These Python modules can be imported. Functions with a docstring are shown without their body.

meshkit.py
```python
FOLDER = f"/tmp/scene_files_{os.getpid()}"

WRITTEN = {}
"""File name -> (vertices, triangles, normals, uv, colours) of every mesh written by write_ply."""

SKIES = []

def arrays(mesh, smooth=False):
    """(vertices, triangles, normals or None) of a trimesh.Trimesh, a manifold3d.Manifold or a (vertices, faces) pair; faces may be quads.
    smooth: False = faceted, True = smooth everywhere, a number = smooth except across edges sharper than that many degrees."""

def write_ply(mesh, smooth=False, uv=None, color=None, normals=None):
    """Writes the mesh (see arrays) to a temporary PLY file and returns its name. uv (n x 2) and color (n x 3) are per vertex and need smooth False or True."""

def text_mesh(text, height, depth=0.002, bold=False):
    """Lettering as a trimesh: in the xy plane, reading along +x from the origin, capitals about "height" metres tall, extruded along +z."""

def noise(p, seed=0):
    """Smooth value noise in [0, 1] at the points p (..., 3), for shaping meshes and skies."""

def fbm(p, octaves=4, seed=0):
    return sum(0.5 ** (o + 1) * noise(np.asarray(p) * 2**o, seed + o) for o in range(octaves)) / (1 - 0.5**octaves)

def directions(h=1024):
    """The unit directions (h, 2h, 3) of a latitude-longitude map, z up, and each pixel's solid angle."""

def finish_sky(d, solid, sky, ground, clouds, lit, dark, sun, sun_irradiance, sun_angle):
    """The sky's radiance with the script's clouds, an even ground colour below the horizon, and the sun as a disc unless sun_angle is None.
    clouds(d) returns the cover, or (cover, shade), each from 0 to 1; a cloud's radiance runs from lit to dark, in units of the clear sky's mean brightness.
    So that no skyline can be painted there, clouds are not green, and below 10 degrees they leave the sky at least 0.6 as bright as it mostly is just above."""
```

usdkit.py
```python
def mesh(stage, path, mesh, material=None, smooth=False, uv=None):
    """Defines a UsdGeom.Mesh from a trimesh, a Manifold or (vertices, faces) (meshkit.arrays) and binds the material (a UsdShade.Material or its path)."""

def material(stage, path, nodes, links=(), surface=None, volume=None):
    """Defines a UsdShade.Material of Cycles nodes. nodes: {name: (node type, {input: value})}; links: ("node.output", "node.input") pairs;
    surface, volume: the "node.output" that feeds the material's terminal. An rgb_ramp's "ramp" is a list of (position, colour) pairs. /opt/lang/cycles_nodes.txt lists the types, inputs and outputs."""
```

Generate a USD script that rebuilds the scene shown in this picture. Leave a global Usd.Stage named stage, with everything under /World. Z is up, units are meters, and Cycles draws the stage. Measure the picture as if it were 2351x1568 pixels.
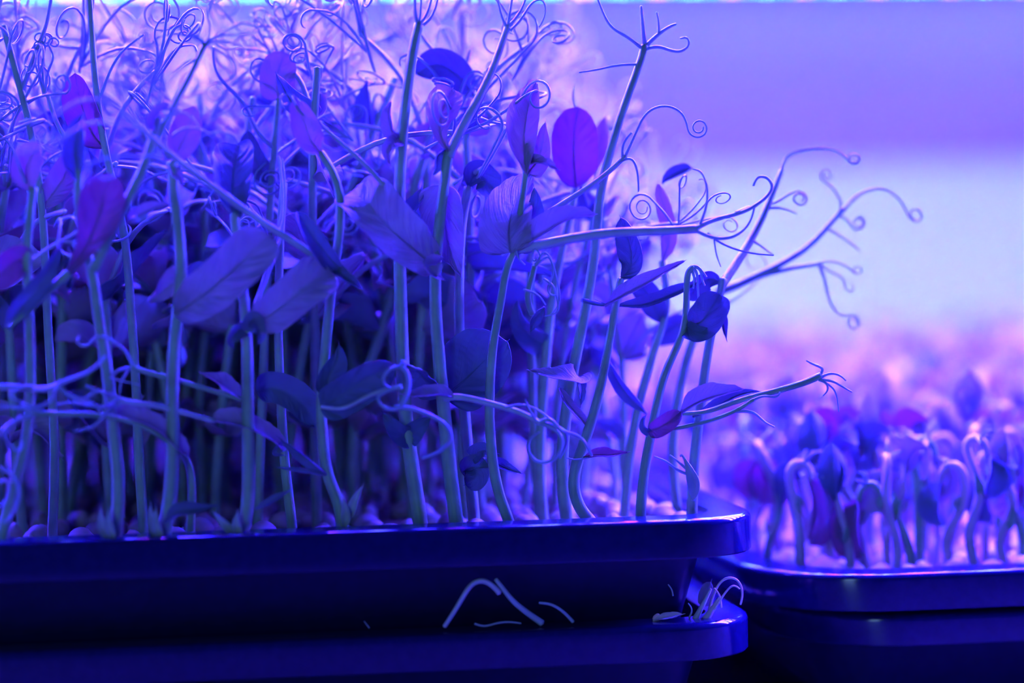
import math
import numpy as np
from scipy.interpolate import CubicSpline, PchipInterpolator
import trimesh
import usdkit
import meshkit
from pxr import Usd, UsdGeom, UsdLux, UsdShade, Gf, Sdf, Vt

stage = Usd.Stage.CreateInMemory()
UsdGeom.SetStageUpAxis(stage, UsdGeom.Tokens.z)
UsdGeom.SetStageMetersPerUnit(stage, 1.0)
UsdGeom.Xform.Define(stage, '/World')
stage.SetDefaultPrim(stage.GetPrimAtPath('/World'))
UsdGeom.Scope.Define(stage, '/World/Looks')

# ------------------------------------------------------------------ camera
EXPOSURE = 0.0
MM = 0.001
DIST, CAM_Z, FPX = 0.600, 0.135, 5454.0
PITCH, ROLL = math.radians(2.14), math.radians(1.0)
EYE = np.array([0.0, -DIST, CAM_Z])
fwd = np.array([0, math.cos(PITCH), -math.sin(PITCH)])
r0 = np.array([1.0, 0, 0])
u0 = np.cross(r0, fwd)
RIGHT = r0 * math.cos(ROLL) - u0 * math.sin(ROLL)
UP = np.cross(RIGHT, fwd)
cam = UsdGeom.Camera.Define(stage, '/World/camera')
M = Gf.Matrix4d(*RIGHT, 0, *UP, 0, *(-fwd), 0, *EYE, 1)
cam.AddTransformOp().Set(M)
cam.CreateHorizontalApertureAttr(36.0)
cam.CreateFocalLengthAttr(36.0 * FPX / 2351)
cam.CreateFStopAttr(4.0)
cam.CreateFocusDistanceAttr(0.612)
cam.CreateClippingRangeAttr(Gf.Vec2f(0.02, 50))
cam.CreateExposureAttr(EXPOSURE)

# ------------------------------------------------------------------ room light and lamps (tuned here)
AMBIENT = (0.002, 0.004, 0.11)           # dim blue ambient light from all around
# lamp kinds: (main chips, accent chips, red chips), radiance
LEDS = {'violet': ((0.018, 0.0118, 1.0), (0.068, 0.095, 1.0), (0.16, 0.012, 0.75), 1250.0),
        'cool': ((0.10, 0.26, 1.0), (0.60, 1.0, 1.0), (0.5, 0.40, 0.8), 170.0),
        'edge': ((0.01, 0.30, 1.0), (0.24, 0.9, 1.0), (1.0, 0.30, 0.6), 30.0)}
BARS = [(0.128, 0.290, 'violet'), (0.26, 0.340, 'violet'), (0.42, 0.380, 'violet'), (0.58, 0.380, 'violet'), (0.74, 0.360, 'cool'), (1.285, 0.353, 'edge')]   # y, z, kind

FILL_POWER = 3.9                               # radiance of the light added behind the camera

dome = UsdLux.DomeLight.Define(stage, '/World/room_glow')
dome.CreateColorAttr(Gf.Vec3f(*AMBIENT))
dome.CreateIntensityAttr(1.0)

# unseen tall light added behind the camera for the corner highlight and stem fill
fill_light = UsdLux.RectLight.Define(stage, '/World/doorway_daylight')
fill_light.CreateWidthAttr(0.32)
fill_light.CreateHeightAttr(2.1)
fill_light.CreateColorAttr(Gf.Vec3f(0.42, 0.80, 1.50))
fill_light.CreateIntensityAttr(FILL_POWER)
fill_light.AddTransformOp().Set(Gf.Matrix4d(0.968, -0.25, 0, 0, 0, 0, 1, 0, -0.25, -0.968, 0, 0, -0.50, -1.95, -0.05, 1))

LOOKS = {}


def mat(name, nodes, links, surface):
    LOOKS[name] = usdkit.material(stage, '/World/Looks/' + name, nodes, links, surface=surface)
    return LOOKS[name]


# ------------------------------------------------------------------ materials
def plant_mat(name, base, trans, tmix, rough=0.5, bump=0.35, spec=0.35, var=0.12, vein=True):
    dark = tuple(c * (1 - var * 2) for c in base)
    lite = tuple(min(1, c * (1 + var * 2)) for c in base)
    nodes = {
        'uv': ('uvmap', {'attribute': 'st'}), 'sx': ('separate_xyz', {}),
        'av': ('math', {'math_type': 'absolute'}), 'mv': ('math', {'math_type': 'multiply', 'value2': 0.7}),
        'du': ('math', {'math_type': 'subtract'}), 'cx': ('combine_xyz', {}),
        'mp': ('mapping', {'scale': (9.0, 1.1, 1.0) if vein else (1.2, 7.0, 1.0)}),
        'n': ('noise_texture', {'scale': 1.0, 'detail': 3.0, 'roughness': 0.6}),
        'tc': ('texture_coordinate', {}), 'n2': ('noise_texture', {'scale': 160.0, 'detail': 2.0}),
        'r': ('rgb_ramp', {'ramp': [(0.25, dark), (0.75, lite)]}),
        'b': ('bump', {'strength': bump, 'distance': 0.0012}),
        'p': ('principled_bsdf', {'roughness': rough, 'specular_ior_level': spec}),
        't': ('translucent_bsdf', {'color': trans}),
        'm': ('mix_closure', {'fac': tmix})}
    links = [('uv.UV', 'sx.vector'), ('sx.y', 'av.value1'), ('av.value', 'mv.value1'), ('sx.x', 'du.value1'), ('mv.value', 'du.value2'),
             ('du.value', 'cx.x'), ('sx.y', 'cx.y'), ('cx.vector', 'mp.vector'), ('mp.vector', 'n.vector'), ('n.fac', 'b.height'),
             ('tc.object', 'n2.vector'), ('n2.fac', 'r.fac'), ('r.color', 'p.base_color'), ('b.normal', 'p.normal'),
             ('p.BSDF', 'm.closure1'), ('t.BSDF', 'm.closure2')]
    return mat(name, nodes, links, 'm.closure')


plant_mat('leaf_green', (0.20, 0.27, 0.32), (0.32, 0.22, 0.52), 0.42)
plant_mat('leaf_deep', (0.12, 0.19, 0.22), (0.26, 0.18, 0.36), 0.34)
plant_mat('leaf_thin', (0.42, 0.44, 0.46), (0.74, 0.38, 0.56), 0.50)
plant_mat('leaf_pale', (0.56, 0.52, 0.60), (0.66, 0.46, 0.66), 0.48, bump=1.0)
plant_mat('stem_green', (0.22, 0.40, 0.20), (0.35, 0.40, 0.38), 0.04, rough=0.42, bump=0.15, vein=False)
plant_mat('stem_pale', (0.40, 0.48, 0.44), (0.45, 0.48, 0.45), 0.10, rough=0.42, bump=0.12, vein=False)
plant_mat('tendril_pale', (0.34, 0.43, 0.48), (0.40, 0.42, 0.5), 0.22, rough=0.4, bump=0.05, vein=False)
plant_mat('root_white', (0.62, 0.62, 0.58), (0.6, 0.6, 0.5), 0.15, rough=0.6, bump=0.1, vein=False)
plant_mat('leaf_maroon', (0.20, 0.15, 0.22), (0.62, 0.16, 0.44), 0.42)

plant_mat('sprout_leaf', (0.50, 0.42, 0.46), (0.50, 0.34, 0.50), 0.38)
plant_mat('sprout_stem', (0.64, 0.50, 0.52), (0.6, 0.45, 0.5), 0.20, rough=0.42, bump=0.1, vein=False)


def noise_mat(name, a, b, scale, rough, spec=0.5, bump=0.2, dist=0.0008, detail=4):
    return mat(name, {'tc': ('texture_coordinate', {}), 'n': ('noise_texture', {'scale': scale, 'detail': detail}),
                      'r': ('rgb_ramp', {'ramp': [(0.3, a), (0.7, b)]}), 'b': ('bump', {'strength': bump, 'distance': dist}),
                      'p': ('principled_bsdf', {'roughness': rough, 'specular_ior_level': spec})},
               [('tc.object', 'n.vector'), ('n.fac', 'r.fac'), ('r.color', 'p.base_color'), ('n.fac', 'b.height'), ('b.normal', 'p.normal')], 'p.BSDF')


noise_mat('black_plastic', (0.005, 0.004, 0.050), (0.008, 0.006, 0.065), 300, 0.12, 0.5, 0.03, 0.0003)  # blue cast of the lamps put into both black plastics
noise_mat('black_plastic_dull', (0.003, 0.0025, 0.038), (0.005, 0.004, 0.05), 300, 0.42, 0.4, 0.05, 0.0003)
noise_mat('coir', (0.05, 0.04, 0.035), (0.15, 0.12, 0.11), 240, 0.9, 0.1, 0.8, 0.002)
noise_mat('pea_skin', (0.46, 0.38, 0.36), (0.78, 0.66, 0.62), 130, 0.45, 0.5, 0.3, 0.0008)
noise_mat('pea_skin_dim', (0.24, 0.19, 0.18), (0.46, 0.38, 0.36), 120, 0.5, 0.4, 0.4, 0.0008)  # darker copy: shade under the tall shoots put into the colour
noise_mat('pea_skin_pink', (0.84, 0.50, 0.54), (0.94, 0.72, 0.72), 110, 0.45, 0.5, 0.3, 0.0008)
noise_mat('wall_paint', (0.265, 0.150, 0.58), (0.285, 0.165, 0.61), 6, 0.8, 0.2, 0.05, 0.001)
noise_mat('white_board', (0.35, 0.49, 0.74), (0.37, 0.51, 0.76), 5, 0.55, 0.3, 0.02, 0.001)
noise_mat('shelf_steel', (0.05, 0.05, 0.06), (0.08, 0.08, 0.09), 40, 0.5, 0.5, 0.05, 0.001)
noise_mat('white_metal', (0.70, 0.70, 0.72), (0.76, 0.76, 0.78), 20, 0.4, 0.5, 0.02, 0.001)


for kind, (main, accent, red, power) in LEDS.items():
    # chips along the bar: the main colour, a paler chip every 29 mm, a red chip every 58 mm
    mat('led_' + kind, {'tc': ('texture_coordinate', {}), 's': ('separate_xyz', {}), 'd': ('math', {'math_type': 'divide', 'value2': 0.058}),
                        'f': ('math', {'math_type': 'fraction'}), 'lt': ('math', {'math_type': 'less_than', 'value2': 0.16}),
                        'd2': ('math', {'math_type': 'divide', 'value2': 0.029}), 'f2': ('math', {'math_type': 'fraction'}), 'lt2': ('math', {'math_type': 'less_than', 'value2': 0.22}),
                        'm0': ('mix_color', {'a': main, 'b': accent}), 'm': ('mix_color', {'b': red}), 'e': ('emission', {'strength': power})},
        [('tc.object', 's.vector'), ('s.x', 'd.value1'), ('d.value', 'f.value1'), ('f.value', 'lt.value1'), ('s.x', 'd2.value1'), ('d2.value', 'f2.value1'), ('f2.value', 'lt2.value1'),
         ('lt2.value', 'm0.fac'), ('m0.result', 'm.a'), ('lt.value', 'm.fac'), ('m.result', 'e.color')], 'e.emission')

# ------------------------------------------------------------------ scene helpers
used = {}


def numbered(path):
    n = used.get(path, 0)
    used[path] = n + 1
    return path if n == 0 else '%s_%03d' % (path, n)


def thing(name, label, cat, loc=(0, 0, 0), rotz=0.0, group=None, kind=None):
    x = UsdGeom.Xform.Define(stage, numbered('/World/' + name))
    x.AddTranslateOp().Set(Gf.Vec3d(*map(float, loc)))
    if rotz:
        x.AddRotateZOp().Set(float(rotz))
    tag(x.GetPrim(), label, cat, group, kind)
    return x.GetPrim()


def tag(p, label=None, cat=None, group=None, kind=None):
    for k, v in (('label', label), ('category', cat), ('group', group), ('kind', kind)):
        if v:
            p.SetCustomDataByKey(k, v)


def part(parent, name, mesh, material, smooth=True, uv=None, label=None):
    path = numbered(str(parent.GetPath()) + '/' + name)
    m = usdkit.mesh(stage, path, mesh, LOOKS[material], smooth=smooth, uv=uv)
    if label:
        tag(m.GetPrim(), label)
    return m.GetPrim()


def copy_of(src, loc, rotz=0.0, scale=1.0, label=None, group=None, tilt=0.0):
    was = src.GetCustomData()
    name = str(src.GetPath()).rsplit('/', 1)[1]
    base = name[:-4] if name[-4:-3] == '_' and name[-3:].isdigit() else name
    x = UsdGeom.Xform.Define(stage, numbered('/World/' + base))
    x.GetPrim().GetReferences().AddInternalReference(src.GetPath())
    x.ClearXformOpOrder()
    x.AddTransformOp(UsdGeom.XformOp.PrecisionDouble, 'place').Set(place(loc, rotz, scale, tilt))
    tag(x.GetPrim(), label or was['label'], was['category'], group or was.get('group'))
    x.GetPrim().SetInstanceable(True)
    return x.GetPrim()


def place(loc, rotz=0.0, scale=1.0, tilt=0.0):
    a, t = math.radians(rotz), math.radians(tilt)
    Rz = np.array([[math.cos(a), -math.sin(a), 0], [math.sin(a), math.cos(a), 0], [0, 0, 1]])
    Rx = np.array([[1, 0, 0], [0, math.cos(t), -math.sin(t)], [0, math.sin(t), math.cos(t)]])
    R = (Rz @ Rx) * scale
    return Gf.Matrix4d(*R[:, 0], 0, *R[:, 1], 0, *R[:, 2], 0, *map(float, loc), 1)


# ------------------------------------------------------------------ pixels of the photograph to points at a stated depth
YAW_L = math.radians(8.3)
CORNER_L = np.array([0.0645, 0.0])            # front right corner of the tall tray
RIM_L, SOIL_L = 0.067, 0.0625
CORNER_R = np.array([0.0665, 0.019])
YAW_R = math.radians(9.0)
RIM_R, SOIL_R = 0.0485, 0.0460


def at(x, y, d=0.0, yaw=YAW_L, corner=CORNER_L):
    """The point seen at pixel (x, y) on the upright plane d metres behind the tray's front edge."""
    ray = fwd * FPX + RIGHT * (x - 1175.5) - UP * (y - 784.0)
    n = np.array([-math.sin(yaw), math.cos(yaw), 0])
    c = np.array([corner[0], corner[1], 0]) + n * d
    s = np.dot(c - EYE, n) / np.dot(ray, n)
    return EYE + ray * s


def spline(pts, n):
    p = np.asarray(pts, float)
    if len(p) == 2:
        return p[0] + (p[1] - p[0]) * np.linspace(0, 1, n)[:, None]
    k = np.concatenate([[0], np.cumsum(np.maximum(np.linalg.norm(np.diff(p, axis=0), axis=1), 1e-7) ** 0.6)])
    return CubicSpline(k, p, bc_type='natural')(np.linspace(0, k[-1], n))


def tube(p, r, sides=8, ridge=0.0, phase=0.0):
    """A tube along the points p with radii r, closed at both ends; returns (verts, faces, uv)."""
    p = np.asarray(p, float)
    n = len(p)
    r = np.broadcast_to(np.asarray(r, float), n)
    t = np.gradient(p, axis=0)
    t /= np.maximum(np.linalg.norm(t, axis=1, keepdims=True), 1e-12)
    a = np.cross(t[0], [0.31, 0.9, 0.22])
    a /= np.linalg.norm(a)
    A = np.zeros_like(p)
    for i in range(n):
        a = a - t[i] * np.dot(a, t[i])
        a /= max(np.linalg.norm(a), 1e-12)
        A[i] = a
    B = np.cross(t, A)
    th = np.linspace(0, 2 * np.pi, sides, endpoint=False)
    k = 1 + ridge * np.cos(4 * th + phase)
    v = p[:, None] + (A[:, None] * (np.cos(th) * k)[None, :, None] + B[:, None] * (np.sin(th) * k)[None, :, None]) * r[:, None, None]
    i, j = np.meshgrid(np.arange(n - 1), np.arange(sides), indexing='ij')
    j2 = (j + 1) % sides
    q = np.stack([i * sides + j, i * sides + j2, (i + 1) * sides + j2, (i + 1) * sides + j], -1).reshape(-1, 4)
    f = np.vstack([q[:, [0, 1, 2]], q[:, [0, 2, 3]]])
    V = np.vstack([v.reshape(-1, 3), p[0] - t[0] * r[0] * 0.5, p[-1] + t[-1] * r[-1] * 0.5])
    c0, c1 = n * sides, n * sides + 1
    e = np.arange(sides)
    f = np.vstack([f, np.stack([np.full(sides, c0), (e + 1) % sides, e], 1), np.stack([np.full(sides, c1), (n - 1) * sides + e, (n - 1) * sides + (e + 1) % sides], 1)])
    L = np.concatenate([[0], np.cumsum(np.linalg.norm(np.diff(p, axis=0), axis=1))]) / 0.004
    uv = np.vstack([np.stack([np.repeat(L, sides), np.tile(np.abs(th - np.pi) / np.pi, n)], 1), [[0, 0], [L[-1], 0]]])
    return V, f, uv


def merge(parts):
    V, F, U, n = [], [], [], 0
    for v, f, u in parts:
        V.append(v), F.append(f + n), U.append(u)
        n += len(v)
    return np.vstack(V), np.vstack(F), np.vstack(U)


PROF = {
    'oval': ([0, .05, .15, .3, .5, .7, .85, .95, 1], [.06, .32, .66, .92, 1, .93, .7, .38, .02]),
    'round': ([0, .04, .12, .25, .5, .75, .9, .97, 1], [.10, .5, .82, .97, 1, .92, .66, .34, .02]),
    'lance': ([0, .08, .2, .35, .5, .7, .85, .95, 1], [.05, .32, .72, .97, 1, .74, .42, .16, .01]),
    'stipule': ([0, .03, .1, .22, .4, .6, .8, .93, 1], [.35, .75, .98, 1, .9, .7, .42, .18, .02]),
    'oblong': ([0, .05, .15, .35, .6, .8, .92, .98, 1], [.12, .36, .66, .88, .97, 1, .84, .5, .05]),
    'spoon': ([0, .1, .25, .4, .55, .72, .87, .96, 1], [.10, .22, .38, .62, .9, 1, .82, .45, .03]),
}


def leaf(mid, hint, wl, wr, prof='oval', roll=(0, 0), fold=15, curl=0.25, wave=0.06, seed=0, n=22, m=5, thick=0.00034, mucro=0.0009, crinkle=0.15):
    if n >= 20:
        n, m = n * 2, 8
    """A leaf blade: midrib points, the side it faces (hint), half widths left and right of the midrib; a closed thin shell with a folded, waved surface."""
    c = spline(mid, n)
    t = np.gradient(c, axis=0)
    t /= np.maximum(np.linalg.norm(t, axis=1, keepdims=True), 1e-12)
    N = np.asarray(hint, float) - t * (t @ np.asarray(hint, float))[:, None]
    N /= np.maximum(np.linalg.norm(N, axis=1, keepdims=True), 1e-9)
    S = np.cross(t, N)
    s = np.linspace(0, 1, n)
    a = np.radians(roll[0] + (roll[1] - roll[0]) * s)[:, None]
    S, N = S * np.cos(a) + N * np.sin(a), N * np.cos(a) - S * np.sin(a)
    L = np.linalg.norm(np.diff(c, axis=0), axis=1).sum()
    w = PchipInterpolator(*PROF[prof])(s)
    v = np.linspace(-1, 1, 2 * m + 1)
    rng = np.random.default_rng(seed)
    ph = rng.uniform(0, 6.28, 4)
    fo = math.radians(fold)
    half = np.where(v[None] < 0, wl, wr) * w[:, None]
    x = v[None] * half
    W = max(wl, wr)
    lift = np.abs(x) * math.sin(fo) + curl * np.abs(x) * np.abs(v[None]) - 0.025 * W * np.exp(-(v[None] * 5) ** 2)
    lift = lift + wave * W * (v[None] ** 2) * (np.sin(9 * s[:, None] + ph[0] + v[None]) + 0.6 * np.sin(17 * s[:, None] + ph[1] * np.sign(v[None])))
    lift = lift + wave * 0.35 * W * np.sin(26 * (s[:, None] * L / (2 * W) * 0.5 - 0.4 * np.abs(v[None])) + ph[2]) * np.abs(v[None])
    if n >= 20:                                # raised veins and crinkles running out from the midrib
        q = np.stack([(s[:, None] * L / (2 * W) - 0.45 * np.abs(v[None])) * 13, v[None] * 1.6 + 0 * s[:, None], 0 * x + seed], -1)
        lift = lift + crinkle * W * (meshkit.fbm(q, 2, seed % 97) - 0.5) * np.minimum(1, np.abs(v[None]) * 4)
    P = c[:, None] + S[:, None] * (x * math.cos(fo))[..., None] + N[:, None] * lift[..., None]
    th = thick * (0.7 + 0.3 * np.exp(-(v * 3) ** 2))[None, :, None] * np.ones((n, 1, 1))
    off = N[:, None] * th
    k = 2 * m + 1
    top, bot = (P + off * 0.5).reshape(-1, 3), (P - off * 0.5).reshape(-1, 3)
    i, j = np.meshgrid(np.arange(n - 1), np.arange(k - 1), indexing='ij')
    q = np.stack([i * k + j, i * k + j + 1, (i + 1) * k + j + 1, (i + 1) * k + j], -1).reshape(-1, 4)
    f = np.vstack([q[:, [0, 1, 2]], q[:, [0, 2, 3]]])
    ring = np.concatenate([np.arange(n) * k, (n - 1) * k + np.arange(1, k), np.arange(n - 2, -1, -1) * k + k - 1, np.arange(k - 2, 0, -1)])
    nb = len(top)
    R = len(ring)
    e = np.arange(R)
    e2 = (e + 1) % R
    side = np.vstack([np.stack([e, e2, R + e2], 1), np.stack([e, R + e2, R + e], 1)]) + 2 * nb
    uv1 = np.stack([np.repeat(s * L / (2 * W), k), np.tile(v, n)], 1)
    V = np.vstack([top, bot, top[ring], bot[ring]])
    F = np.vstack([f, f[:, ::-1] + nb, side])
    U = np.vstack([uv1, uv1, uv1[ring], uv1[ring]])
    out = [(V, F, U)]
    # midrib below, running on into a short pointed tip
    end = c[-1] + t[-1] * mucro * np.array([[0.4], [1.0]])
    rib = np.vstack([c - N * thick * 0.6, end])
    out.append(tube(rib, np.concatenate([np.linspace(0.00042, 0.00012, n), [0.0001, 0.00004]]), 5))
    return merge(out)


def coil(p, turns, r0_, r1_, axis, sign=1, drift=0.0, n=None):
    """Lengthens the curve p by a curl whose radius shrinks from r0_ to r1_."""
    p = np.asarray(p, float)
    t = p[-1] - p[-2]
    t /= np.linalg.norm(t)
    axis = np.asarray(axis, float)
    axis = axis - t * (axis @ t)
    axis /= np.linalg.norm(axis)
    n = n or int(14 * turns + 6)
    out, pos = [], p[-1].copy()
    da = sign * turns * 2 * math.pi / n
    side = np.cross(axis, t)
    for i in range(n):
        r = r0_ + (r1_ - r0_) * (i / n) ** 0.7
        a = da * (i + 1)
        d = t * math.cos(a) + side * math.sin(a)
        pos = pos + d * abs(da) * r + axis * drift
        out.append(pos.copy())
    return np.vstack([p, out])


# ------------------------------------------------------------------ structure: shelf, wall, board
def box(x0, x1, y0, y1, z0, z1, bevel=0.0):
    if bevel <= 0:
        b = trimesh.creation.box([x1 - x0, y1 - y0, z1 - z0])
    else:
        b = trimesh.convex.convex_hull(np.array([[sx * (x1 - x0) / 2 - sx * (bevel if k != 0 else 0), sy * (y1 - y0) / 2 - sy * (bevel if k != 1 else 0), sz * (z1 - z0) / 2 - sz * (bevel if k != 2 else 0)]
                                                 for sx in (-1, 1) for sy in (-1, 1) for sz in (-1, 1) for k in range(3)]))
    b.apply_translation([(x0 + x1) / 2, (y0 + y1) / 2, (z0 + z1) / 2])
    return b


m = usdkit.mesh(stage, '/World/floor', box(-1.6, 1.6, -0.35, 1.34, -0.03, 0.0, 0.002), LOOKS['shelf_steel'])
tag(m.GetPrim(), 'dark steel rack shelf under the black trays', 'shelf', kind='structure')
m = usdkit.mesh(stage, '/World/wall_back', box(-1.6, 1.6, 1.34, 1.38, -0.03, 0.75), LOOKS['wall_paint'])
tag(m.GetPrim(), 'blurred lavender back wall glowing under the lamps', 'wall', kind='structure')
bd = thing('reflector_board', 'blurred pale white board standing behind the field of short sprouts', 'board', (0, 1.18, 0))
part(bd, 'panel', box(-1.3, 1.3, -0.004, 0.004, 0.0, 0.190, 0.001), 'white_board', smooth=False)
part(bd, 'edge_strip', box(-1.3, 1.3, -0.007, 0.007, 0.190, 0.196, 0.001), 'white_board', smooth=False)

# ------------------------------------------------------------------ lamps
for i, (y, z, led) in enumerate(BARS):
    far = i == len(BARS) - 1
    lamp = thing('grow_light_bar', ['violet grow light bar overhead, nearest above the front shoots, out of frame', 'violet grow light bar overhead, next behind the nearest bar', 'violet grow light bar overhead above the middle of the trays',
                                    'violet grow light bar overhead, hindmost of the violet bars', 'cool white and blue grow light bar overhead in front of the pale board', 'bright cyan and pink grow light bar at the far top edge'][i], 'lamp', (0, y, z), group='overhead grow light bars')
    if far:                                    # it hangs a little crooked, right end lower
        UsdGeom.Xformable(lamp).AddRotateYOp().Set(0.65)
    hs = [(-0.022, 0), (0.022, 0), (0.022, 0.008), (0.012, 0.018), (-0.012, 0.018), (-0.022, 0.008)]
    v = np.array([[x, a, b + 0.003] for x in (-0.62, 0.62) for a, b in hs])
    part(lamp, 'housing', trimesh.convex.convex_hull(v), 'white_metal', smooth=False)
    part(lamp, 'led_strip', box(-0.60, 0.60, -0.014, 0.014, 0.0, 0.004, 0.0008), 'led_' + led, smooth=False)
    for sx in (-1, 1):
        part(lamp, 'end_cap', box(sx * 0.62 - 0.006, sx * 0.62 + 0.006, -0.024, 0.024, 0.001, 0.023, 0.002), 'white_metal', smooth=False)


# ------------------------------------------------------------------ trays
def rounded_rect(x0, x1, y0, y1, r, k=10):
    pts = []
    for cx, cy, a0 in ((x1 - r, y0 + r, -90), (x1 - r, y1 - r, 0), (x0 + r, y1 - r, 90), (x0 + r, y0 + r, 180)):
        for a in np.radians(np.linspace(a0, a0 + 90, k + 1)):
            pts.append((cx + r * math.cos(a), cy + r * math.sin(a)))
    return np.array(pts)


def loft(W, D, R, prof, left):
    """Rings of a rounded rectangle set in by o at height z for each (o, z) of prof."""
    rings = []
    for o, z in prof:
        x0, x1 = (-W, 0) if left else (0, W)
        p = rounded_rect(x0 + o, x1 - o, o, D - o, max(R - o, 0.004))
        rings.append(np.c_[p, np.full(len(p), z)])
    n = len(rings[0])
    V = np.vstack(rings)
    F = []
    for k in range(len(rings) - 1):
        e = np.arange(n)
        e2 = (e + 1) % n
        F.append(np.stack([k * n + e, k * n + e2, (k + 1) * n + e2, (k + 1) * n + e], 1))
    F = np.vstack(F)
    return V, np.vstack([F[:, [0, 1, 2]], F[:, [0, 2, 3]]]), n


def tray(label, corner, yaw, rim_z, depth, W, D, R, left, lip=0.0100, rimw=0.0115, group=None, slope=0.010):
    t = thing('grow_tray', label, 'tray', (corner[0], corner[1], rim_z), math.degrees(yaw), group)
    b = 0.0018
    arc = [(b - b * math.sin(a), -b + b * math.cos(a)) for a in np.radians([0, 22, 45, 68, 90])]
    prof = [(rimw, -0.0035), (rimw, -0.0008), (rimw - 0.0006, 0.0)] + arc + [(0, -lip + 0.0005), (0.0004, -lip), (0.0014, -lip), (0.0016, -lip + 0.001), (0.0016, -0.003), (rimw - 0.0015, -0.003)]
    V, F, n = loft(W, D, R, prof, left)
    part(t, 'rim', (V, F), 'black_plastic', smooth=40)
    q = [(rimw - 0.0015, -0.0029), (rimw + slope * 0.25, -lip * 1.2), (rimw + slope, -depth), (rimw + slope + 0.0012, -depth), (rimw + slope * 0.25 + 0.0015, -lip * 1.2), (rimw, -0.0029)]
    V, F, n = loft(W, D, R, q, left)
    c = len(V)
    e = np.arange(n)
    V = np.vstack([V, V[2 * n:3 * n].mean(0), V[3 * n:4 * n].mean(0) + [0, 0, 0.001]])
    F = np.vstack([F, np.stack([np.full(n, c), 2 * n + (e + 1) % n, 2 * n + e], 1), np.stack([np.full(n, c + 1), 3 * n + e, 3 * n + (e + 1) % n], 1)])
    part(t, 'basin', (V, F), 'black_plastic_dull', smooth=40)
    return t


def local(corner, yaw, lx, ly):
    return np.array([corner[0] + lx * math.cos(yaw) - ly * math.sin(yaw), corner[1] + lx * math.sin(yaw) + ly * math.cos(yaw)])


WL, DL = 0.56, 0.56
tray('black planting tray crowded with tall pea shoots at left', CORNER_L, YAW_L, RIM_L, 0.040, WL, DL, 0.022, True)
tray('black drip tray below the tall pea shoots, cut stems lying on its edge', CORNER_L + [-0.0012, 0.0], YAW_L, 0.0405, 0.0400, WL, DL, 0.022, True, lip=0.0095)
DR = 0.27
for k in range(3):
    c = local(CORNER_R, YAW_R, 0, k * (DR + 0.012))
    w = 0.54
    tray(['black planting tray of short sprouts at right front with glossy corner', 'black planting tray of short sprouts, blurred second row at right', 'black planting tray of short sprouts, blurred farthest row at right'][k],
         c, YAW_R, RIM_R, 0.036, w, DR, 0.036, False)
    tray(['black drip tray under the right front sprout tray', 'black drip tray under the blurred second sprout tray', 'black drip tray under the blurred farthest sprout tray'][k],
         local(c, YAW_R, 0.009, 0.003), YAW_R, 0.0370, 0.0365, w - 0.018, DR - 0.006, 0.034, False, lip=0.0085)


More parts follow.
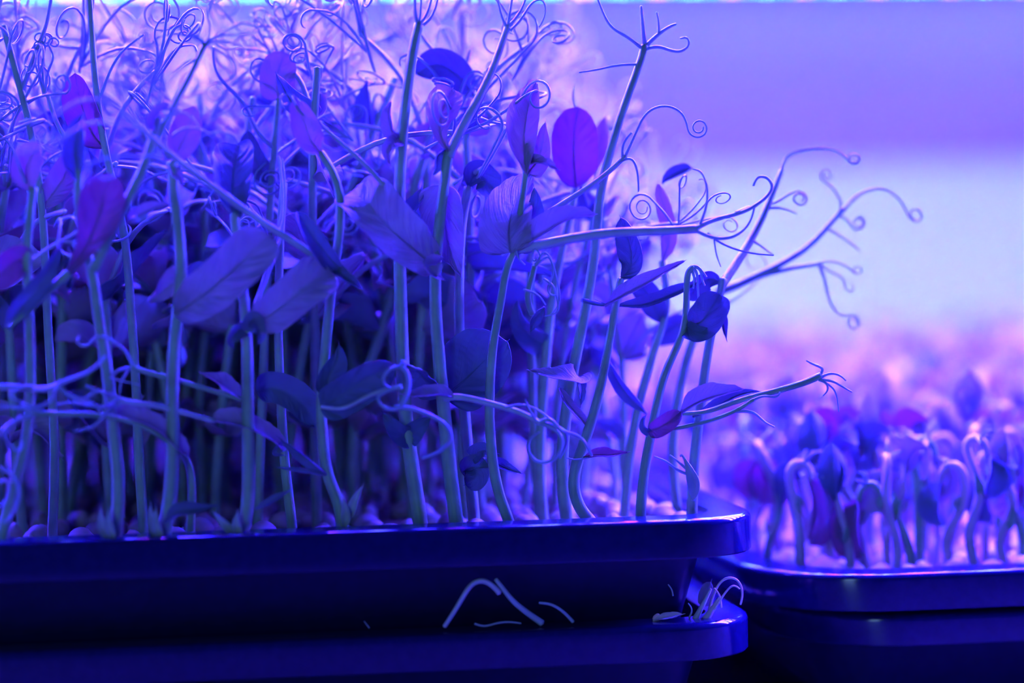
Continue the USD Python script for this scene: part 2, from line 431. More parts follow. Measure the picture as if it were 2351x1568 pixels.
def mat_bed(name, label, corner, yaw, z, W, D, left, seed):
    x0, x1 = (-W + 0.0122, -0.0122) if left else (0.0122, W - 0.0122)
    nx, ny = int(W / 0.004), int(D / 0.004)
    gx, gy = np.meshgrid(np.linspace(x0, x1, nx), np.linspace(0.0122, D - 0.0122, ny), indexing='ij')
    gz = (meshkit.fbm(np.stack([gx * 90, gy * 90, gx * 0], -1), 3, seed) - 0.5) * 0.004
    V = np.stack([gx, gy, gz], -1).reshape(-1, 3)
    i, j = np.meshgrid(np.arange(nx - 1), np.arange(ny - 1), indexing='ij')
    q = np.stack([i * ny + j, (i + 1) * ny + j, (i + 1) * ny + j + 1, i * ny + j + 1], -1).reshape(-1, 4)
    F = np.vstack([q[:, [0, 1, 2]], q[:, [0, 2, 3]]])
    t = thing(name, label, 'growing mat', (corner[0], corner[1], z), math.degrees(yaw))
    part(t, 'fibre_layer', (V, F), 'coir')


mat_bed('growing_mat', 'dark fibre growing mat under the tall pea shoots', CORNER_L, YAW_L, SOIL_L - 0.002, WL, DL, True, 1)
for k in range(3):
    mat_bed('growing_mat', 'fibre growing mat under the short sprouts, ' + ['front tray at right', 'middle tray at right', 'farthest tray at right'][k], local(CORNER_R, YAW_R, 0, k * (DR + 0.012)), YAW_R, SOIL_R - 0.003, 0.54, DR, False, 2 + k)

# ------------------------------------------------------------------ tall pea shoots, the ones the photograph shows one by one
PX = 0.11 * MM                               # one pixel of the photograph at the focused distance
CAT = 'pea shoot'


class Shoot:
    """One pea shoot: an Xform at its foot; stem, leaves, petioles (> tendrils), bracts are its parts. Points are (x, y[, extra depth in mm]) of the photograph on the plane d mm behind the tray front."""
    count = 0

    def __init__(self, label, d, stem, w, foot=True, material='stem_green', sides=12):
        Shoot.count += 1
        self.seed, self.d, self.k = Shoot.count * 100, d * MM, 0
        P = self.pts(stem)
        r = np.linspace(w[0], w[1], len(P)) * PX / 2
        if foot:                              # down to the growing mat
            t = P[0] - P[1]
            t = t / np.linalg.norm(t)
            drop = P[0][2] - (SOIL_L - 0.004)
            base = P[0] + np.array([t[0] * 0.2, t[1] * 0.2, -1]) * max(drop, 0.001)
            if drop > 0.004:
                P = np.vstack([base, P])
                r = np.concatenate([[r[0]], r])
            else:
                P[0] = base
        self.o = P[0].copy()
        self.prim = thing('pea_shoot', label, CAT, self.o)
        n = max(14, len(P) * 7)
        c = spline(P, n)
        rr = np.interp(np.linspace(0, 1, n), np.linspace(0, 1, len(r)), r)
        self.put(self.prim, 'stem', tube(c, rr, sides, 0.07, self.seed), material)

    def pts(self, pts):
        return np.array([at(p[0], p[1], self.d + (p[2] * MM if len(p) > 2 else 0)) for p in pts])

    def put(self, parent, name, g, material, label=None):
        v, f, u = g
        return part(parent, name, (v - self.o, f), material, True, u, label)

    def s(self):
        self.k += 1
        return self.seed + self.k

    def leaf(self, pts, wl, wr, prof='oval', roll=(0, 0), fold=15, mat='leaf_green', curl=0.25, wave=0.06, name='leaf', label=None, n=22):
        P = self.pts(pts)
        hint = EYE - P.mean(0)
        self.put(self.prim, name, leaf(P, hint, wl * PX, wr * PX, prof, roll, fold, curl, wave, self.s(), n), mat, label)
        return self

    def petiole(self, pts, w, mat='stem_green'):
        P = self.pts(pts)
        n = max(10, len(P) * 7)
        return self.put(self.prim, 'petiole', tube(spline(P, n), np.linspace(w[0], w[1], n) * PX / 2, 8, 0.05), mat)

    def tendril(self, pts, w=6, c=None, parent=None, mat='tendril_pale'):
        P = self.pts(pts)
        p = spline(P, max(10, len(P) * 7))
        if c:
            turns, a, b, sign = c
            rng = np.random.default_rng(self.s())
            p = coil(p, turns, a * PX, b * PX, (EYE - P[-1]) / 0.6 + rng.uniform(-0.5, 0.5, 3), sign, 0.00004)
        self.put(parent or self.prim, 'tendril', tube(p, np.linspace(w, w * 0.55, len(p)) * PX / 2, 6), mat)
        return self

    def bracts(self, *lists):
        for pts in lists:
            P = self.pts(pts)
            self.put(self.prim, 'bract', leaf(P, EYE - P.mean(0), 13 * PX, 13 * PX, 'lance', (0, 25), 30, 0.3, 0.03, self.s(), 12, 3), 'stem_pale')
        return self


# the central shoot in sharp focus
p = Shoot('tall ridged pea shoot in sharp focus at centre with a kinked top', 14, [(1050, 1225), (1033, 1080), (1017, 920), (1003, 760), (1000, 620), (1014, 470), (1030, 350)], (34, 23))
q = p.petiole([(1030, 360), (1045, 325), (1085, 250), (1128, 165), (1165, 62)], (24, 14), 'stem_pale')
for t in ([(1163, 64), (1150, 30), (1140, -25)], [(1165, 62), (1172, 20), (1182, -40)], [(1168, 60), (1195, 25), (1215, -30)]):
    p.tendril(t, 8, parent=q)
p.tendril([(1172, 70), (1200, 38), (1225, 5), (1245, 2), (1252, 28), (1238, 62)], 7, parent=q)
p.leaf([(1030, 348, -1), (1012, 310, 0), (1015, 255, 4), (1038, 205, 9)], 42, 40, 'spoon', (-10, 10), 12, 'leaf_thin', n=26)
p.leaf([(1030, 345), (1006, 358), (1000, 385), (996, 402)], 20, 16, 'stipule', (30, 60), 30, 'leaf_green')
p.leaf([(1003, 622, 1), (960, 580, -3), (890, 520, -5), (838, 462, -2), (806, 440, 4)], 60, 66, 'oblong', (-12, -24), 4, 'leaf_pale', 0.25, 0.09, n=30)
p.leaf([(1005, 605, -1), (985, 610, -4), (995, 628, -4), (1018, 642, -2)], 28, 26, 'stipule', (20, 50), 25, 'leaf_pale')
p.leaf([(1018, 425, 5), (1020, 500, 6), (1035, 580, 7), (1058, 635, 4)], 54, 52, 'stipule', (-20, 15), 20, 'leaf_pale', 0.35, 0.1, n=28)
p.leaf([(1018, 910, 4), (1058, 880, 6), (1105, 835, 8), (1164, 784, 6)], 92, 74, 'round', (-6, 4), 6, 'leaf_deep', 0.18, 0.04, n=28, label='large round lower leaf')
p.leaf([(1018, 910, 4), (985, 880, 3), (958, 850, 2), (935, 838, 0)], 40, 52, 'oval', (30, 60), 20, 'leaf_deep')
p.leaf([(1045, 912, -3), (1005, 905, -5), (960, 908, -6), (925, 905, -6)], 20, 20, 'lance', (-44, -44), 30, 'leaf_pale', 0.3, 0.1)
q = p.petiole([(1018, 915, -1), (1045, 911, -3), (1120, 925, -6), (1200, 950, -9), (1240, 972, -10)], (17, 13), 'stem_pale')
p.tendril([(1232, 968, -10), (1218, 945, -11), (1205, 918, -12)], 9, parent=q)
p.tendril([(1238, 970, -10), (1265, 965, -11), (1285, 985, -12), (1325, 1000, -11), (1345, 1020, -11), (1358, 1046, -10)], 11, parent=q)
p.tendril([(1240, 972, -10), (1272, 985, -12), (1290, 1010, -13), (1278, 1048, -13), (1245, 1062, -12), (1218, 1045, -11), (1216, 1012, -11), (1238, 992, -12)], 11, parent=q)
p.tendril([(1230, 968, -10), (1265, 975, -8), (1296, 990, -9), (1300, 1020, -8), (1285, 1052, -8)], 9, parent=q)
p.tendril([(1160, 936, -8), (1200, 930, -10), (1240, 945, -11), (1275, 972, -10)], 7, parent=q)

# the shoot left of it
p = Shoot('thick straight pea shoot running up out of frame, left of centre', 16, [(968, 1226), (950, 1100), (934, 980), (926, 880), (922, 760), (918, 620), (917, 480), (922, 330), (936, 200), (950, 110), (962, 55)], (34, 22))
p.tendril([(958, 60), (953, 20), (955, -40)], 9)
p.tendril([(962, 56), (978, 35), (990, 0), (1004, -40)], 8)
p.tendril([(970, 58), (988, 42), (1004, 0), (1006, -30)], 8)
p.tendril([(960, 60), (966, 20), (966, -40)], 7)
p.leaf([(915, 318, -1), (900, 300, -2), (893, 265, -3), (898, 235, 0)], 18, 18, 'lance', (50, 20), 30, 'leaf_pale', 0.3, 0.12)
p.leaf([(912, 318, -1), (896, 330, -3), (888, 350, -4), (896, 378, -3)], 20, 18, 'stipule', (20, -20), 30, 'leaf_pale', 0.3, 0.12)
q = p.petiole([(924, 490, 0), (895, 445, -3), (850, 390, -4), (785, 330, -5), (724, 276, -6)], (13, 9), 'stem_pale')
p.petiole([(930, 492, 0), (900, 455, -2), (860, 405, -3), (800, 345, -4), (735, 280, -5)], (8, 5), 'stem_pale')
p.tendril([(726, 277, -6), (745, 265, -6), (766, 257, -7)], 7, parent=q)
p.tendril([(722, 275, -6), (690, 258, -6), (672, 225, -6)], 6, (0.8, 18, 8, 1), parent=q)
p.leaf([(925, 500, 1), (945, 480, 2), (962, 455, 3), (968, 430, 5)], 22, 24, 'stipule', (40, 20), 25, 'leaf_green')
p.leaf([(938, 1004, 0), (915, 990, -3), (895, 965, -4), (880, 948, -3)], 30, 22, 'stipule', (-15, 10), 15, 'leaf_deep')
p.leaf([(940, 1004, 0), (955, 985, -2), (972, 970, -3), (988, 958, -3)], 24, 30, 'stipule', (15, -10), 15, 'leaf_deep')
q = p.petiole([(738, 934, -7), (790, 936, -10), (840, 912, -12), (885, 896, -14), (922, 888, -15)], (9, 12), 'stem_pale')
p.tendril([(918, 838, -15), (935, 858, -16), (938, 890, -17), (928, 920, -17), (912, 938, -16), (884, 936, -16), (868, 915, -15), (880, 902, -15), (918, 890, -15)], 13, parent=q)
p.tendril([(914, 842, -15), (892, 850, -16), (880, 872, -16), (890, 888, -15), (915, 892, -14)], 10, parent=q)
p.tendril([(905, 935, -15), (945, 938, -16), (990, 955, -17), (1025, 978, -17), (1034, 1005, -16), (1015, 1032, -16), (968, 1052, -15)], 12, parent=q)
p.tendril([(922, 840, -15), (930, 834, -15), (922, 828, -14)], 12, parent=q)

p = Shoot('pea shoot with a wide two-lobed lower leaf, arched upper stem left of centre', 13, [(788, 1230), (775, 1150), (752, 1088), (741, 1010), (738, 940), (744, 840), (756, 710), (766, 622), (776, 560), (781, 490), (776, 430), (758, 385), (736, 350)], (27, 17))
p.leaf([(736, 352, 0), (712, 318, -2), (696, 270, -3), (676, 222, 0)], 36, 32, 'lance', (-15, 10), 20, 'leaf_thin', 0.4, 0.12)
p.leaf([(786, 622, -2), (745, 578, -5), (708, 528, -5), (682, 488, -3)], 34, 20, 'oval', (10, -40), 25, 'leaf_green', 0.4, 0.05)
p.leaf([(766, 615, -1), (790, 635, -5), (812, 650, -5), (828, 662, -3)], 16, 20, 'stipule', (30, 30), 25, 'leaf_deep')
q = p.petiole([(768, 622, -1), (700, 572, -5), (600, 508, -9), (500, 436, -13), (400, 360, -17), (330, 300, -20), (285, 262, -22)], (21, 11), 'stem_pale')
p.tendril([(290, 265, -22), (255, 240, -23), (215, 228, -24), (165, 240, -25), (110, 285, -25), (70, 335, -25)], 9, parent=q)
p.tendril([(392, 362, -17), (320, 358, -22), (250, 362, -26), (205, 380, -28), (190, 420, -28)], 8, parent=q)
p.tendril([(320, 292, -20), (280, 288, -24), (200, 285, -30), (120, 330, -34), (40, 350, -36)], 9, parent=q)
p.tendril([(330, 300, -20), (296, 318, -22), (262, 352, -24), (268, 380, -25)], 7, (0.7, 30, 10, -1), parent=q)
p.tendril([(345, 318, -19), (300, 255, -20), (268, 190, -20), (284, 138, -19), (325, 122, -18)], 9, (0.6, 24, 10, -1), parent=q)
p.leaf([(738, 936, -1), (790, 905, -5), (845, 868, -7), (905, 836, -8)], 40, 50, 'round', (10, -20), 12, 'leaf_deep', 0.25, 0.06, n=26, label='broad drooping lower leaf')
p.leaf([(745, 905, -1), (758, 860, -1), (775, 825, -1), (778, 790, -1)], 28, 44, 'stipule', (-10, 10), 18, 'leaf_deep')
p.leaf([(752, 1092, -1), (715, 1062, -3), (672, 1030, -4), (640, 1005, -4)], 14, 12, 'lance', (40, 20), 35, 'leaf_green')
p.leaf([(752, 1092, -1), (715, 1080, -3), (675, 1076, -4), (640, 1074, -4)], 7, 7, 'lance', (60, 60), 30, 'leaf_green')
p.bracts([(790, 1215, -2), (796, 1180, -3), (788, 1140, -4)], [(797, 1200, -2), (812, 1160, -3), (832, 1116, -4)])

p = Shoot('pea shoot with a broad blade held at mid height and split bracts at its foot', 9, [(552, 1242), (565, 1180), (571, 1060), (569, 920), (567, 790), (560, 690), (549, 600), (538, 490)], (30, 20))
p.leaf([(538, 492, 0), (534, 440, 3), (538, 385, 8), (545, 334, 14)], 50, 46, 'oblong', (-15, 20), 15, 'leaf_green', 0.3, 0.08)
p.leaf([(536, 500, 1), (555, 460, 2), (568, 430, 4), (580, 400, 5)], 16, 22, 'stipule', (20, 40), 20, 'leaf_deep')
p.leaf([(578, 744, -1), (630, 718, -4), (695, 665, -5), (760, 622, -2)], 52, 56, 'oblong', (14, 22), 4, 'leaf_pale', 0.25, 0.09, n=28)
p.leaf([(572, 760, -1), (585, 735, -3), (598, 770, -4), (592, 790, -3)], 20, 20, 'stipule', (0, 30), 20, 'leaf_green')
p.leaf([(566, 752, 0), (545, 762, -2), (528, 785, -3), (536, 798, -2)], 20, 18, 'stipule', (0, 30), 20, 'leaf_deep')
p.petiole([(585, 700, 2), (610, 630, 4), (632, 560, 6), (648, 470, 8), (640, 360, 9)], (9, 6), 'stem_pale')
p.petiole([(590, 700, 2), (620, 620, 5), (645, 540, 7), (655, 450, 9), (648, 365, 10)], (7, 5), 'stem_pale')
p.bracts([(545, 1236, -2), (520, 1205, -3), (490, 1176, -4)], [(550, 1238, -3), (545, 1205, -4), (545, 1176, -4)])
p.leaf([(585, 1168, -3), (615, 1155, -4), (645, 1138, -4), (664, 1126, -4)], 9, 10, 'lance', (20, 40), 30, 'leaf_green')

p = Shoot('pea shoot holding the biggest smooth leaf left of the frame middle', 8, [(375, 1246), (390, 1140), (397, 1010), (396, 900), (402, 780), (412, 690), (416, 610), (408, 510), (399, 430), (396, 372)], (31, 23))
p.leaf([(402, 722, -1), (450, 690, -4), (530, 625, -6), (615, 540, -3)], 56, 64, 'oblong', (14, 22), 4, 'leaf_pale', 0.25, 0.07, n=30, label='large pale blade')
p.leaf([(420, 640, 2), (400, 650, 2), (370, 672, 2), (340, 694, 1)], 28, 34, 'stipule', (-20, 30), 20, 'leaf_pale', 0.3, 0.14)
p.leaf([(425, 655, 2), (440, 640, 3), (458, 615, 4), (478, 610, 5)], 24, 26, 'stipule', (10, 20), 15, 'leaf_green')
p.leaf([(396, 374, 1), (412, 340, 2), (432, 300, 3), (448, 244, 3)], 40, 34, 'oval', (-15, 20), 15, 'leaf_thin', 0.3, 0.08)
p.leaf([(396, 384, 0), (402, 400, -1), (412, 410, -1), (420, 424, -1)], 14, 14, 'stipule', (20, 30), 25, 'leaf_pale')
p.petiole([(435, 685, 1), (480, 640, 0), (512, 590, 2), (530, 555, 4)], (8, 6), 'stem_pale')
p.bracts([(360, 1240, -2), (352, 1205, -3), (345, 1158, -4)], [(372, 1240, -3), (362, 1215, -4), (358, 1166, -4)])
p.leaf([(378, 1198, -3), (410, 1175, -5), (450, 1170, -6), (498, 1160, -5)], 18, 14, 'lance', (20, 20), 20, 'leaf_deep')

p = Shoot('pea shoot with an upright magenta-backed oval leaf at the left', 7, [(262, 1246), (272, 1140), (263, 1010), (247, 860), (228, 740), (212, 630), (190, 540), (180, 430), (185, 300)], (30, 18))
p.leaf([(158, 625, -3), (200, 560, -5), (228, 490, -5), (248, 398, -2)], 52, 50, 'spoon', (-8, 6), 8, 'leaf_maroon', 0.3, 0.05, n=28, label='magenta-backed oval leaf')
p.leaf([(180, 420, 0), (172, 370, -1), (178, 310, -1), (192, 258, 0)], 32, 24, 'lance', (-20, 30), 25, 'leaf_green', 0.3, 0.1)
p.leaf([(290, 515, 2), (318, 495, 1), (350, 480, 0), (388, 470, 0)], 18, 22, 'lance', (20, 40), 25, 'leaf_pale', 0.3, 0.14)
p.petiole([(158, 628, -2), (120, 660, -3), (75, 705, -4), (20, 752, -4)], (22, 10), 'stem_green')
q = p.petiole([(215, 620, -2), (262, 520, -3), (318, 410, -4), (345, 340, -4), (362, 268, -4)], (26, 20), 'stem_green')
p.petiole([(345, 350, -4), (400, 240, -3), (440, 165, -3), (470, 100, -3)], (17, 13), 'stem_green')
p.leaf([(352, 300, -5), (350, 275, -7), (372, 250, -8), (394, 250, -7)], 12, 12, 'lance', (30, 60), 40, 'leaf_pale')
for t, c in (([(470, 102), (440, 85), (380, 80), (348, 100)], (1.0, 22, 10, -1)), ([(472, 98), (500, 82), (560, 78), (604, 68)], None), ([(474, 98), (520, 70), (560, 52), (590, 62)], (1.2, 14, 6, 1)),
             ([(472, 102), (505, 120), (540, 150), (530, 180), (495, 190)], (1.0, 30, 12, 1)), ([(470, 104), (455, 130), (420, 150), (396, 168)], None), ([(476, 100), (520, 96), (552, 104)], (1.3, 14, 6, -1)),
             ([(468, 98), (420, 66), (372, 68), (356, 90)], None), ([(474, 96), (482, 60), (476, 30), (485, 10)], (1.0, 14, 7, 1))):
    p.tendril([(x, y, -3) for x, y in t], 7, c, parent=q)
for t, c in (([(362, 268), (390, 262), (430, 262), (455, 290)], None), ([(362, 266), (330, 210), (318, 160), (340, 120)], None), ([(362, 268), (372, 200), (368, 150), (350, 110)], (1.2, 20, 8, 1)),
             ([(340, 118), (352, 150), (366, 170), (350, 190)], (2.2, 18, 7, -1)), ([(330, 125), (356, 100), (366, 135), (345, 160), (352, 200)], (2.4, 15, 6, 1)), ([(395, 312), (420, 296), (460, 296), (492, 320)], None)):
    p.tendril([(x, y, -5) for x, y in t], 6, c, parent=q)
p.bracts([(248, 1240, -2), (238, 1212, -3), (232, 1166, -4)], [(260, 1240, -3), (254, 1215, -4), (250, 1170, -4)])

p = Shoot('pea shoot standing nearest the left frame edge with a slim drooping leaf', 8, [(5, 1246), (30, 1130), (56, 1030), (68, 930), (69, 800), (65, 690), (63, 590), (70, 480), (76, 432)], (26, 19))
p.leaf([(72, 440, 0), (62, 400, 1), (72, 360, 2), (92, 330, 2)], 36, 34, 'oval', (0, 20), 15, 'leaf_thin', 0.3, 0.08)
p.leaf([(12, 752, -2), (55, 700, -5), (105, 635, -6), (142, 556, -3)], 24, 22, 'lance', (20, -20), 20, 'leaf_green', 0.35, 0.06)
p.leaf([(62, 605, 1), (40, 600, -1), (10, 625, -2), (-30, 650, -2)], 34, 36, 'round', (0, 10), 10, 'leaf_maroon', 0.3, 0.05)
p.petiole([(70, 600, 1), (120, 565, 2), (180, 530, 4), (240, 470, 6)], (8, 6), 'stem_pale')
p.tendril([(60, 420, 0), (40, 370, -2), (22, 320, -3), (8, 288, -3)], 8)
q = p.petiole([(70, 890, -2), (20, 889, -4), (-40, 886, -5)], (16, 16), 'stem_pale')
p.petiole([(70, 892, -2), (110, 892, -6), (140, 880, -9)], (15, 13), 'stem_pale')
p.tendril([(138, 880, -9), (175, 866, -10), (210, 850, -11), (242, 818, -12)], 11, parent=q)
p.tendril([(135, 884, -9), (125, 905, -10), (105, 928, -11), (76, 936, -11)], 11, parent=q)
p.tendril([(135, 886, -9), (160, 908, -10), (200, 920, -11), (228, 940, -12), (235, 965, -12)], 9, parent=q)
p.tendril([(-20, 1068, -8), (20, 1085, -9), (42, 1120, -9), (38, 1165, -8), (10, 1200, -8)], 10)
p.tendril([(-20, 1120, -8), (15, 1105, -9), (18, 1140, -9), (-10, 1170, -8)], 9)

p = Shoot('slim pea shoot half hidden behind the broad blades, dark oval leaf low down', 24, [(672, 1226), (658, 1100), (648, 980), (642, 860), (639, 740), (641, 620), (646, 500), (652, 420)], (25, 18))
p.leaf([(590, 898, -4), (630, 893, -6), (690, 925, -7), (722, 975, -6)], 40, 34, 'round', (0, 10), 10, 'leaf_deep', 0.25, 0.04, n=24)
p.leaf([(655, 1032, -8), (610, 998, -12), (550, 972, -14), (485, 966, -13)], 28, 26, 'oblong', (-40, -46), 20, 'leaf_pale', 0.4, 0.08)
p.leaf([(652, 1022, -8), (640, 1030, -10), (632, 1040, -10), (650, 1045, -9)], 12, 12, 'stipule', (0, 30), 15, 'leaf_green')
q = p.petiole([(492, 966, -13), (430, 950, -15), (350, 930, -18), (280, 920, -20), (252, 905, -21)], (13, 16), 'stem_pale')
p.tendril([(262, 910, -21), (235, 900, -22), (198, 886, -23)], 12, parent=q)
p.tendril([(285, 922, -20), (245, 945, -22), (220, 975, -23), (172, 990, -24)], 10, parent=q)
p.tendril([(270, 915, -21), (245, 930, -24), (235, 900, -25), (210, 905, -25), (180, 930, -25)], 8, parent=q)
p.tendril([(262, 925, -21), (230, 935, -22), (180, 925, -23), (130, 930, -24)], 9, parent=q)

p = Shoot('short bent pea shoot with a long pod-like folded leaf, lower left', 16, [(436, 1236), (440, 1150), (436, 1080), (420, 1040)], (24, 18))
p.leaf([(432, 1046, -5), (390, 1010, -8), (335, 970, -9), (266, 956, -8)], 24, 26, 'oblong', (-40, -46), 25, 'leaf_pale', 0.4, 0.1)
q = p.petiole([(420, 1042, -4), (340, 985, -10), (240, 955, -13), (130, 950, -16), (70, 948, -17)], (10, 15), 'stem_green')
p.tendril([(80, 950, -17), (45, 962, -18), (10, 985, -19), (-20, 1020, -19)], 12, parent=q)
p.tendril([(90, 945, -17), (40, 935, -18), (0, 935, -19), (-30, 945, -19)], 12, parent=q)
p.tendril([(100, 945, -17), (50, 925, -19), (22, 905, -19), (48, 895, -19)], 8, parent=q)
p.tendril([(30, 975, -18), (12, 1000, -19), (30, 1030, -19)], 8, (0.6, 14, 8, 1), parent=q)
q = p.petiole([(560, 918, 0), (480, 895, -3), (390, 868, -6), (330, 852, -8), (302, 842, -9)], (13, 14), 'stem_green')
p.tendril([(305, 842, -9), (290, 810, -10), (262, 785, -11), (228, 772, -11), (204, 790, -11)], 9, (0.5, 18, 10, -1), parent=q)
p.tendril([(302, 844, -9), (270, 852, -10), (252, 868, -11)], 9, parent=q)
p.tendril([(296, 848, -9), (278, 880, -10), (275, 905, -10)], 7, parent=q)
p.tendril([(252, 868, -10), (288, 876, -11), (322, 884, -11)], 5, parent=q)
p.leaf([(560, 920, 0), (525, 895, -2), (492, 872, -3), (462, 856, -3)], 24, 22, 'lance', (-42, -40), 25, 'leaf_pale', 0.4, 0.12)

p = Shoot('pea shoot with the long horizontal tendril stalk pointing right', 15, [(1175, 1222), (1148, 1140), (1128, 1030), (1124, 920), (1134, 780), (1150, 690), (1166, 610), (1182, 568), (1196, 480), (1207, 400), (1213, 330)], (27, 13))
p.leaf([(1172, 580, -2), (1168, 530, -2), (1185, 460, 4), (1222, 394, 13)], 72, 52, 'stipule', (-5, 8), 8, 'leaf_pale', 0.25, 0.08, n=28)
p.leaf([(1178, 575, 1), (1200, 530, 1), (1222, 490, 2), (1226, 430, 4)], 26, 46, 'stipule', (5, 15), 10, 'leaf_green', 0.25, 0.08)
p.leaf([(1192, 566, -2), (1240, 538, -5), (1300, 505, -6), (1366, 492, -4)], 34, 20, 'lance', (42, 44), 25, 'leaf_pale', 0.4, 0.12)
p.leaf([(1209, 398, -2), (1203, 330, 0), (1212, 250, 6), (1232, 183, 14)], 46, 32, 'lance', (-10, 15), 15, 'leaf_thin', 0.35, 0.1, n=28)
p.leaf([(1212, 398, 1), (1232, 370, 1), (1246, 330, 2), (1252, 282, 3)], 26, 34, 'stipule', (5, 25), 15, 'leaf_thin', 0.35, 0.12)
p.leaf([(1215, 372, 0), (1240, 372, -2), (1262, 380, -3), (1280, 388, -3)], 15, 18, 'stipule', (30, 40), 30, 'leaf_pale', 0.4, 0.2)
q = p.petiole([(1182, 572, -1), (1250, 560, -4), (1350, 541, -7), (1450, 532, -9), (1540, 529, -10), (1600, 525, -11)], (24, 19), 'stem_pale')
p.tendril([(1598, 524, -11), (1640, 505, -12), (1700, 488, -13), (1745, 464, -13), (1772, 430, -13), (1760, 408, -13), (1740, 408, -12), (1730, 426, -12)], 11, parent=q)
p.tendril([(1606, 518, -11), (1622, 470, -12), (1622, 425, -12), (1608, 394, -12), (1590, 388, -11)], 7, parent=q)
p.tendril([(1600, 530, -11), (1640, 546, -12), (1690, 540, -13), (1722, 508, -13), (1732, 476, -13)], 9, parent=q)
p.tendril([(1625, 535, -11), (1660, 560, -10), (1720, 580, -9), (1776, 586, -9)], 7, parent=q)
p.tendril([(1640, 546, -12), (1644, 580, -12), (1655, 612, -12)], 5, parent=q)
p.petiole([(1690, 490, -13), (1712, 480, -12), (1722, 476, -12)], (12, 9), 'stem_pale')
q = p.petiole([(1222, 720, 2), (1212, 680, -2), (1220, 640, -3), (1228, 610, -3)], (16, 13), 'stem_green')
for t, c in (([(1228, 612), (1240, 585), (1228, 572), (1222, 590)], (0.6, 10, 5, 1)), ([(1230, 612), (1258, 590), (1270, 625), (1260, 655)], (0.4, 22, 10, 1)), ([(1228, 608), (1252, 580), (1278, 640), (1282, 700), (1262, 724)], None),
             ([(1185, 575), (1192, 595), (1205, 608)], None), ([(1248, 640), (1268, 655), (1280, 690), (1280, 715), (1250, 726)], None), ([(1202, 665), (1235, 678), (1252, 700)], None)):
    p.tendril([(x, y, -4) for x, y in t], 6, c, parent=q)
p.leaf([(1250, 705, 0), (1235, 725, 0), (1224, 745, 1), (1218, 762, 1)], 12, 14, 'lance', (20, 20), 20, 'leaf_deep')

p = Shoot('tall pea shoot ending in a bright branching tip against the violet wall', 26, [(1302, 1212), (1292, 1100), (1296, 980), (1316, 850), (1346, 700), (1366, 570), (1378, 450), (1402, 345), (1440, 225), (1470, 140), (1480, 104)], (30, 17))
p.tendril([(1480, 106), (1476, 60), (1472, 14)], 13)
p.tendril([(1482, 106), (1510, 80), (1536, 62), (1552, 55)], 11)
p.tendril([(1482, 112), (1515, 108), (1555, 118), (1580, 104), (1578, 88), (1562, 88)], 9)
p.tendril([(1475, 112), (1440, 85), (1405, 62), (1385, 30), (1370, -10)], 9)
p.tendril([(1512, 80), (1512, 50), (1508, 28)], 8)
p.tendril([(1468, 148), (1420, 150), (1370, 160), (1330, 166)], 7)
p.leaf([(1352, 690, -2), (1338, 690, -4), (1390, 700, -6), (1372, 690, -6)], 5, 5, 'lance', (0, 0), 20, 'leaf_green')
p.leaf([(1330, 866, -2), (1322, 868, -5), (1270, 862, -8), (1216, 850, -8)], 28, 30, 'stipule', (-44, -40), 15, 'leaf_pale', 0.3, 0.08)
p.leaf([(1328, 868, -2), (1334, 880, -4), (1336, 905, -5), (1334, 930, -5)], 12, 20, 'stipule', (30, 30), 20, 'leaf_green')
p.leaf([(1285, 890, -4), (1300, 920, -6), (1325, 950, -7), (1354, 982, -7)], 12, 15, 'oval', (30, 30), 25, 'leaf_pale')
q = p.petiole([(1256, 490, 0), (1300, 462, -2), (1350, 430, -3), (1400, 392, -4), (1436, 358, -5)], (13, 11), 'stem_pale')
p.tendril([(1436, 358, -5), (1462, 300, -6), (1490, 256, -6), (1530, 244, -7), (1566, 262, -7), (1580, 300, -7)], 7, (1.5, 26, 9, 1), parent=q)
p.tendril([(1430, 362, -5), (1432, 330, -4), (1450, 305, -4)], 9, parent=q)
p.tendril([(1420, 372, -5), (1450, 366, -5), (1464, 400, -5), (1466, 440, -5)], 7, parent=q)

p = Shoot('pea shoot with a pale crooked foot, right of centre', 18, [(1366, 1212), (1338, 1175), (1318, 1120), (1326, 1060), (1352, 985), (1376, 900), (1396, 800), (1412, 710), (1425, 640)], (30, 16))
p.leaf([(1425, 640, 0), (1448, 610, 2), (1445, 560, 3), (1425, 500, 4)], 30, 32, 'oval', (0, 30), 15, 'leaf_deep')
p.leaf([(1388, 702, -2), (1440, 672, -6), (1500, 640, -8), (1570, 600, -7)], 22, 18, 'lance', (44, 40), 20, 'leaf_pale', 0.3, 0.08)
p.leaf([(1420, 700, 2), (1470, 700, 2), (1530, 680, 3), (1600, 650, 4)], 18, 16, 'oval', (30, 20), 25, 'leaf_deep')
p.leaf([(1340, 1050, -2), (1370, 1045, -3), (1400, 1045, -3), (1440, 1038, -3)], 16, 16, 'lance', (40, 40), 30, 'leaf_maroon')
p.tendril([(1362, 1046, -2), (1320, 1055, -3), (1300, 1050, -3)], 5)

